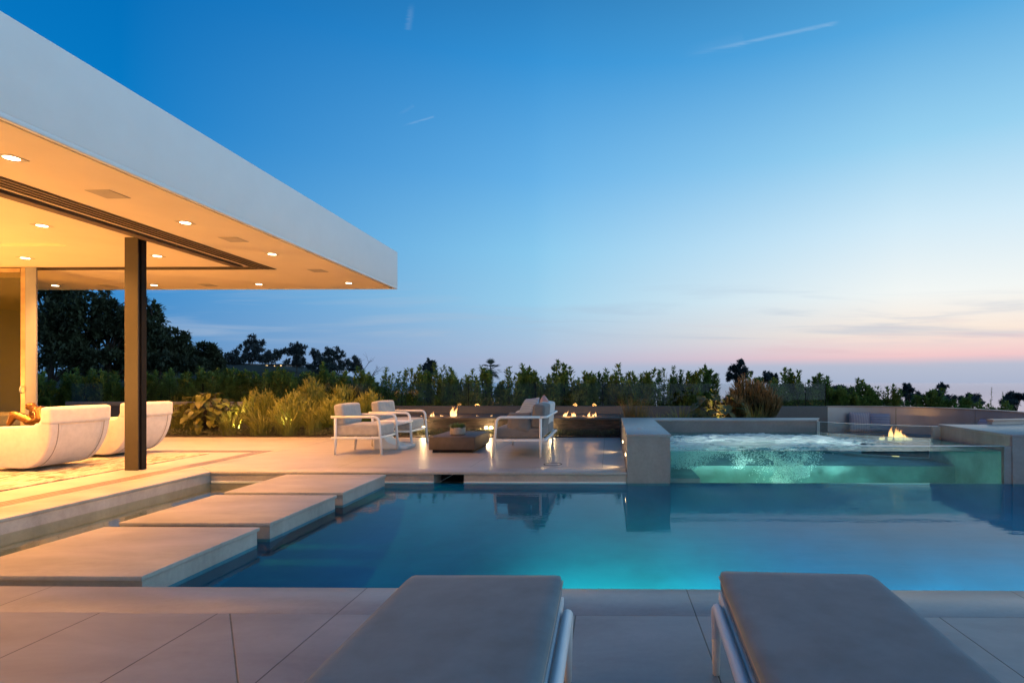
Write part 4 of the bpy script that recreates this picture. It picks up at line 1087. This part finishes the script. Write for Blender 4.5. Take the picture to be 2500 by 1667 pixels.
for i,(px,D,z0,h,sp,n,ln,lb) in enumerate(((436,12.1,.02,.70,.5,110,.5,'slender grass tuft beside the rear tub chair'),(470,11.95,.02,.45,.6,120,.9,'low arching grass tuft in front of the big leaf plant'),(565,11.9,.02,.55,.7,170,.9,'arching grass tuft right in front of the big leaf plant'),
        (640,11.85,.02,.60,.8,200,.95,'wide arching grass tuft in the middle of the left bed'),(705,11.8,.02,.62,.8,200,1.0,'wide arching grass tuft left of the nearer armchair'),(765,11.9,.02,.6,.7,160,.8,'upright grass tuft behind the nearer armchair'),
        (1552,11.1,.18,.56,.9,300,.34,'tall upright grass tuft at the corner of the spa wall'),(1660,11.0,.18,.50,.6,110,.9,'thin arching grass tuft left of the large leaf plant behind the spa'),(1740,11.0,.18,.42,.5,90,.9,'low grass tuft below the large leaf plant behind the spa'),(1840,11.3,.18,.45,.5,120,.6,'low grass tuft under the reddish stick bushes'),(1610,11.3,.18,.35,.6,90,.9,'short sparse grass tuft behind the spa wall'))):
    tuft(px,D,z0,h,sp,400+i,GR2 if 6 == i else GR,lb,n,ln)
# --- big leaf plants
def bigleaf(px, D, z0, h, w, seed, m, label, n=42, L0=.26):
    r = random.Random(seed); p0 = at(px,D); t = thing('big_leaf_plant', label, 'plant', (p0.x,p0.y,z0), group='big leaved plants in the beds')
    st = MB(); lf = MB()
    for k in range(n):
        a = r.uniform(0,2*PI); q = w/2*math.sqrt(r.random()); zz = h*(1-.5*(q/(w/2))**2)*r.uniform(.35,1.0)
        e = Vector((math.cos(a)*q, math.sin(a)*q*.8, zz)); st.tube([(0,0,0),tuple(e*.5+Vector((0,0,.08))),tuple(e)],.008,5,.004,caps=False)
        L = L0*r.uniform(.7,1.25); W = L*r.uniform(.75,.98); a2 = a+r.gauss(0,.5); tilt = r.uniform(-1.05,.35)
        d = Vector((math.cos(a2)*math.cos(tilt), math.sin(a2)*math.cos(tilt), math.sin(tilt))); s = Vector((-math.sin(a2), math.cos(a2), 0)); nn = s.cross(d)
        if nn.z < 0: nn = -nn
        vs = []; nu, nvv = 7, 4
        for i in range(nu+1):
            f = i/nu; wid = W*.5*(math.sin(PI*(f**.75))**.8 if 0 < f < 1 else .02)
            for j in range(-nvv//2, nvv//2+1):
                g_ = j/(nvv/2)
                p = e + d*(L*f) - nn*(L*.32*f*f) + s*(wid*g_) + nn*(abs(g_)*wid*.35 + .05*L*math.sin(f*9+k)*abs(g_))
                vs.append(p)
        c_ = nvv+1
        lf.add(vs,[(i*c_+j,i*c_+j+1,(i+1)*c_+j+1,(i+1)*c_+j) for i in range(nu) for j in range(nvv)])
    st.build('stem', M['bark'], t, fixn=False); lf.build('leaves', m, t, smooth=True, fixn=False)
BL = leafmat('bigleaf', (.125,.145,.022), (.17,.15,.03), .45, 4, .35); BL2 = leafmat('bigleaf2', (.11,.125,.035), (.16,.15,.05), .45, 4, .35)
bigleaf(512,12.25,.02,.95,1.35,500,BL,'big broad leaved plant with drooping olive leaves in the left bed',170,.20)
bigleaf(1748,11.6,.18,.84,1.1,501,BL2,'broad leaved plant lit yellow from below behind the spa wall',84,.21)
# --- ground cover
rg = random.Random(77); mb = MB()
for i in range(15000):
    x = rg.uniform(-12.5,.2); y = rg.uniform(11.455,11.93) if x > -4.6 or rg.random() < .75 else rg.uniform(11.9,12.4)
    hh = .10*math.exp(-((y-11.68)/.26)**2)*(1 if x > -4.6 else 1.15)+.025+.03*mnoise.noise(Vector((x*4,y*4,0)))
    b = Vector((x,y,.02+hh*rg.random())); d = rdir(rg); d.z = abs(d.z)+.2
    leaf(mb, b, d, rg.uniform(.03,.06), rg.uniform(.012,.02))
tag(mb.build('ground_cover', M['foilage_gc'], fixn=False), 'low grey green succulent ground cover edging the terrace', 'ground cover', kind='stuff')

# --- distant trees
TG = [leafmat('tree%d'%i, a, b, .7, .6, .15) for i,(a,b) in enumerate((((.022,.036,.022),(.055,.085,.042)),((.026,.042,.032),(.06,.085,.055)),((.022,.038,.026),(.06,.088,.045))))]
TB = [leafmat('hazed_tree%d'%i, a, b, .7, .6, .2) for i,(a,b) in enumerate((((.045,.075,.085),(.075,.11,.12)),((.05,.08,.095),(.08,.115,.13)),((.04,.07,.075),(.07,.105,.105))))]  # blue haze of distance put into the leaf colour
def tree(name, label, cat, px, D, zb, blobs, m, n, ls, seed, group='trees beyond the garden', trunk=.012, limbs=True, up=0.2):
    """blobs: (photo x, photo y, half width px, half height px)"""
    r = random.Random(seed); k = D/F; p0 = at(px,D); t = thing(name, label, cat, (p0.x,p0.y,zb), group=group)
    tk = MB(); lf = MB(); top = max(zat(b[1],D) for b in blobs)-zb
    hb = min(zat(b[1]+b[3]*.4,D) for b in blobs)-zb
    r0 = max(.06, trunk*top)
    tk.tube([(0,0,-.5),(r.gauss(0,.01)*top,0,hb*.5),(r.gauss(0,.015)*top,0,max(hb,top*.45)),(r.gauss(0,.02)*top,0,top*.82)],[r0*1.3,r0,r0*.75,r0*.3],7)
    ex = []
    for bx,by,hw,hh in blobs:
        for q in range(4):
            a = r.uniform(-.3,PI+.3); u = r.uniform(.2,.34); ex.append((bx+math.cos(a)*hw*.95, by-math.sin(a)*hh*.95, hw*u, hh*u*1.2))
    blobs = [(b[0],b[1],b[2]*.9,b[3]*.9) for b in blobs]+ex
    tot = sum(b[2]*b[3] for b in blobs)
    for bx,by,hw,hh in blobs:
        c = at(bx,D,zat(by,D)) - Vector((p0.x,p0.y,zb)); rx, rz = hw*k, hh*k; c.y += r.uniform(-.5,.5)*rx
        if limbs: tk.tube([(0,0,max(.1,c.z-rz*1.6)*.8),(c.x*.5,c.y*.5,c.z-rz*.8),tuple(c+Vector((0,0,rz*.3)))],r0*.55,5,r0*.15)
        # sub clumps give an uneven outline with gaps
        cl = [(rdir(r)*(r.random()**.4), r.uniform(.26,.48)) for _ in range(max(9,int(26*(hw*hh/tot)**.5)))]
        for i in range(int(n*hw*hh/tot)):
            cc, cr = r.choice(cl); v = cc*.82 + rdir(r)*(r.random()**.4)*cr
            p = c + Vector((v.x*rx, v.y*rx*.9, v.z*rz))
            d = rdir(r); d.z += up
            leaf(lf, p, d, ls*r.uniform(.6,1.4), ls*r.uniform(.3,.6))
    tk.build('trunk', M['bark'], t, fixn=False, smooth=True); lf.build('crown', m, t, fixn=False)
tree('pine_tree','tall dark pine nearest the house, its top hidden by the roof','tree',120,36,-3,[(130,700,75,75),(85,790,70,90),(185,790,75,85),(140,870,110,70)],TG[0],13000,.36,601,trunk=.014)
tree('pine_tree','dark pine left of the column with its top showing below the soffit','tree',265,37,-3,[(258,752,26,46),(240,815,70,75),(305,785,45,65),(275,870,95,70)],TG[2],9500,.34,602,trunk=.014)
tree('pine_tree','dark bushy pine just right of the column','tree',385,38,-3,[(388,812,46,38),(350,785,40,50),(418,835,38,34),(385,875,95,60)],TG[0],9000,.34,603,trunk=.014)
tree('broadleaf_tree','low dark tree at the right edge of the pine clump','tree',490,42,-3,[(462,862,48,26),(505,870,30,26),(450,890,70,35),(515,895,30,26)],TG[2],8000,.32,604)
FT = [('eucalyptus_tree','low bluish tree left of the lit hillside houses',578,108,[(570,872,26,14),(590,882,20,16),(555,888,22,14)],2200),
 ('eucalyptus_tree','tallest spreading eucalyptus on the far ridge with open crown',616,108,[(617,832,13,12),(606,850,12,16),(632,852,18,16),(610,872,26,16),(640,876,26,16),(585,848,7,6),(575,862,8,8)],4200),
 ('eucalyptus_tree','small ragged eucalyptus right of the tallest one on the ridge',672,110,[(668,866,14,14),(682,864,10,8),(660,880,18,12)],2000),
 ('oak_tree','rounded dark tree on the ridge right of the lit houses',724,104,[(712,860,22,18),(735,856,20,15),(722,846,14,8),(722,882,22,22)],3600),
 ('oak_tree','small slim tree between the two rounded dark trees',771,104,[(768,864,11,10),(776,872,10,12)],1000),
 ('oak_tree','largest rounded dark tree on the ridge with a high dome',812,92,[(815,862,20,14),(800,882,28,18),(828,888,24,24),(800,905,46,22)],5200),
 ('oak_tree','small dark tree right beside the bare dead tree',866,104,[(862,888,14,10),(870,878,10,6),(866,900,16,12)],1500),
 ('round_tree','lone round headed tree standing above the hedge left of the palm',1048,70,[(1048,892,13,12),(1040,900,9,9),(1055,902,9,9),(1048,915,8,10)],2200),
 ('round_tree','small dark blue tree between two hedge shrubs right of the palm',1286,80,[(1284,917,10,7),(1290,926,12,10)],1000),
 ('layered_tree','tall layered dark tree rising behind the reddish stick bushes',1803,66,[(1806,888,9,7),(1794,903,14,10),(1818,908,18,8),(1780,922,10,10),(1806,920,16,8)],3000),
 ('layered_tree','pair crowned dark tree right of the layered one',1880,70,[(1871,919,12,9),(1891,924,9,8),(1878,930,16,7)],1800),
 ('hill_tree','dark hazy tree behind the open hedge shrub at right',2048,75,[(2045,952,26,12),(2030,962,18,10),(2070,958,18,12)],2600),
 ('hill_tree','feathery tree leaning above the right hedge shrubs',2213,70,[(2212,946,10,7),(2221,952,8,6),(2206,960,12,8)],1400),
 ('hill_tree','rounded dark tree right of the feathery tree',2236,80,[(2238,972,24,12)],1700),
 ('hill_tree','thin grey tree standing above a dark dome tree',2300,75,[(2300,945,12,7),(2294,958,12,8)],900),
 ('hill_tree','dark dome shaped tree under the thin grey tree',2308,72,[(2308,975,26,16)],2200),
 ('hill_tree','second dark dome tree near the right edge',2370,74,[(2370,980,30,14)],2300),
 ('hill_tree','dark irregular tree at the right edge of the frame',2475,60,[(2480,972,22,14),(2455,984,26,10),(2498,968,14,14)],3000),
 ('hill_tree','low wide dark tree below the hedge at right',2150,84,[(2140,985,40,9),(2190,985,30,10)],2000)]
for i,(nm,lb,px,D,bl,n) in enumerate(FT):
    p = at(px,D); tree(nm,lb,'tree',px,D,terr_h(p.x,p.y)-.3,bl,TB[i%3],int(n*1.15),.0030*D+.14,620+i,trunk=.009)
# bare dead tree
p0 = at(893,100); zb = terr_h(p0.x,p0.y); mb = MB(); r = random.Random(5); k = 100/F
def twig(a, d, L, rad, lv):
    b = a + d*L; mb.tube([tuple(a),tuple(a.lerp(b,.5)+rdir(r)*L*.05),tuple(b)],rad,4,rad*.55,caps=False)
    if lv > 0:
        for j in range(3 if lv > 1 else 2):
            nd = (d + rdir(r)*.75); nd.z = abs(nd.z)*.8+.15; twig(a.lerp(b,r.uniform(.5,1)), nd.normalized(), L*r.uniform(.5,.75), rad*.55, lv-1)
zt = zat(868,100)-zb
mb.tube([(0,0,-.5),(0,0,zt*.45)],.16,6,.12); twig(Vector((0,0,zt*.4)), Vector((-.15,0,1)).normalized(), zt*.35, .10, 3); twig(Vector((0,0,zt*.4)), Vector((.5,0,.8)).normalized(), zt*.3, .09, 3)
o = mb.build('dead_tree', M['bark'], loc=(p0.x,p0.y,zb), fixn=False); tag(o,'bare leafless dead tree with thin branches on the ridge','tree')
# twiggy saplings at the right edge
for px,py,lb in ((2417,946,'thin twiggy sapling sticking up near the right edge, the taller one'),(2444,957,'thin twiggy sapling near the right edge, the shorter one')):
    D = 15.5; p0 = at(px,D); zt = zat(py,D)+.35; mb = MB(); r = random.Random(px)
    mb.tube([(0,0,0),(.02,0,zt*.5),(.04,0,zt)],.008,4,.003)
    for i in range(70):
        f = r.uniform(.5,1); leaf(mb, Vector((.04*f,0,zt*f)), Vector((r.gauss(0,1),r.gauss(0,1),.6)), .10*(1.3-f), .025)
    o = mb.build('sapling', HEDGE[1], loc=(p0.x,p0.y,-.35), fixn=False); tag(o, lb, 'sapling', 'thin saplings at the right edge')
# palm
D = 62; p0 = at(1196,D); zb = terr_h(p0.x,p0.y); zc = zat(903,D)-zb
pt = thing('palm_tree','fan palm with a spiky round head standing above the hedge','palm',(p0.x,p0.y,zb),group=None)
MB().tube([(0,0,-.3),(.1,0,zc*.5),(0,0,zc)],.20,8,.15).build('trunk', M['bark'], pt, smooth=True)
r = random.Random(9); cr = MB()
for i in range(34):
    a = i*2.4+r.uniform(-.2,.2); e = r.uniform(-.75,1.4); d = Vector((math.cos(a)*math.cos(e), math.sin(a)*math.cos(e), math.sin(e)))
    pe = Vector((0,0,zc)) + d*r.uniform(.6,.8); cr.tube([(0,0,zc),tuple(pe)],.025,4,.015,caps=False)
    s = d.cross(Vector((0,0,1))).normalized(); nn = s.cross(d)
    for j in range(-6,7):
        b_ = j/6*1.0; dd = (d*math.cos(b_)+s*math.sin(b_)); L = .95*(1-.3*abs(j)/6); tp = pe+dd*L-Vector((0,0,.18*L)); sd = dd.cross(nn).normalized()*.03
        cr.add([pe, pe+dd*L*.5+sd, tp, pe+dd*L*.5-sd],[(0,1,2,3)])
for i in range(60):
    a = r.uniform(0,2*PI); d = Vector((math.cos(a)*.35, math.sin(a)*.35, -1)); leaf(cr, Vector((math.cos(a)*.12,math.sin(a)*.12,zc-r.uniform(0,.6))), d, r.uniform(.5,.8), .12)
cr.build('fronds', TG[1], pt, fixn=False)
# far houses on the ridge
hm = mat('far_wall',(.30,.28,.27),.8); hr = mat('far_roof',(.10,.09,.09),.8); wl_ = emis('far_window',(1,.66,.3),2.2)
for px0,px1,py0,py1,D,lts,lb in ((566,606,890,905,118,((583,892,1.0),),'small dim hillside house with one warm lamp, left of the far eucalyptus'),(645,698,891,906,118,((651,894,1.3),(671,894,1.0),(686,892,.8)),'long low hillside house with lit windows between the far trees')):
    a = at(px0,D); b = at(px1,D); cx = (a.x+b.x)/2; w = b.x-a.x; zt = zat(py0,D); zb = zat(py1,D)
    t = thing('hillside_house', lb, 'house', (cx,a.y,zb-1.5), group='houses on the far ridge')
    hh = zt-zb+1.5
    MB().box(-w/2,w/2,0,6,0,hh).build('wall', hm, t); MB().box(-w/2-.4,w/2+.4,-.5,6.4,hh+.002,hh+.25).build('roof', hr, t)
    for lx,ly,s in lts:
        q = at(lx,D); MB().box(q.x-cx-.16*s,q.x-cx+.16*s,-.06,-.002,zat(ly,D)-zb+1.5-.16*s,zat(ly,D)-zb+1.5+.16*s).build('window', wl_, t)

# garden uplights in the beds (their warm light shows on the leaves)
for px,D,z0,tx,ty,tz,pw,lb in ((583,11.98,.02,560,12.3,.55,110,'small dark spotlight aimed up into the big leaf plant'),(700,11.95,.02,720,12.8,.75,40,'small dark spotlight aimed up into the orange tipped bushes'),(850,12.0,.02,840,12.9,.8,90,'small dark spotlight aimed up behind the nearer armchair'),(1752,11.25,.18,1750,11.6,.75,45,'small dark spotlight aimed up under the plant behind the spa')):
    p = at(px,D,z0); q = at(tx,ty,tz)
    t = thing('garden_spotlight', lb, 'garden light', p, group='small spotlights in the planting beds')
    MB().tube([(0,0,0),(0,0,.07)],.008,6).build('stake', M['black'], t)
    d = (q-p).normalized(); b0 = Vector((0,0,.07))
    MB().tube([tuple(b0-d*.03),tuple(b0+d*.05)],.025,10).build('head', M['black'], t, smooth=True)
    spot(tuple(p+b0+d*.07), pw, 90, .8, (1,.70,.22), .02, target=tuple(q))
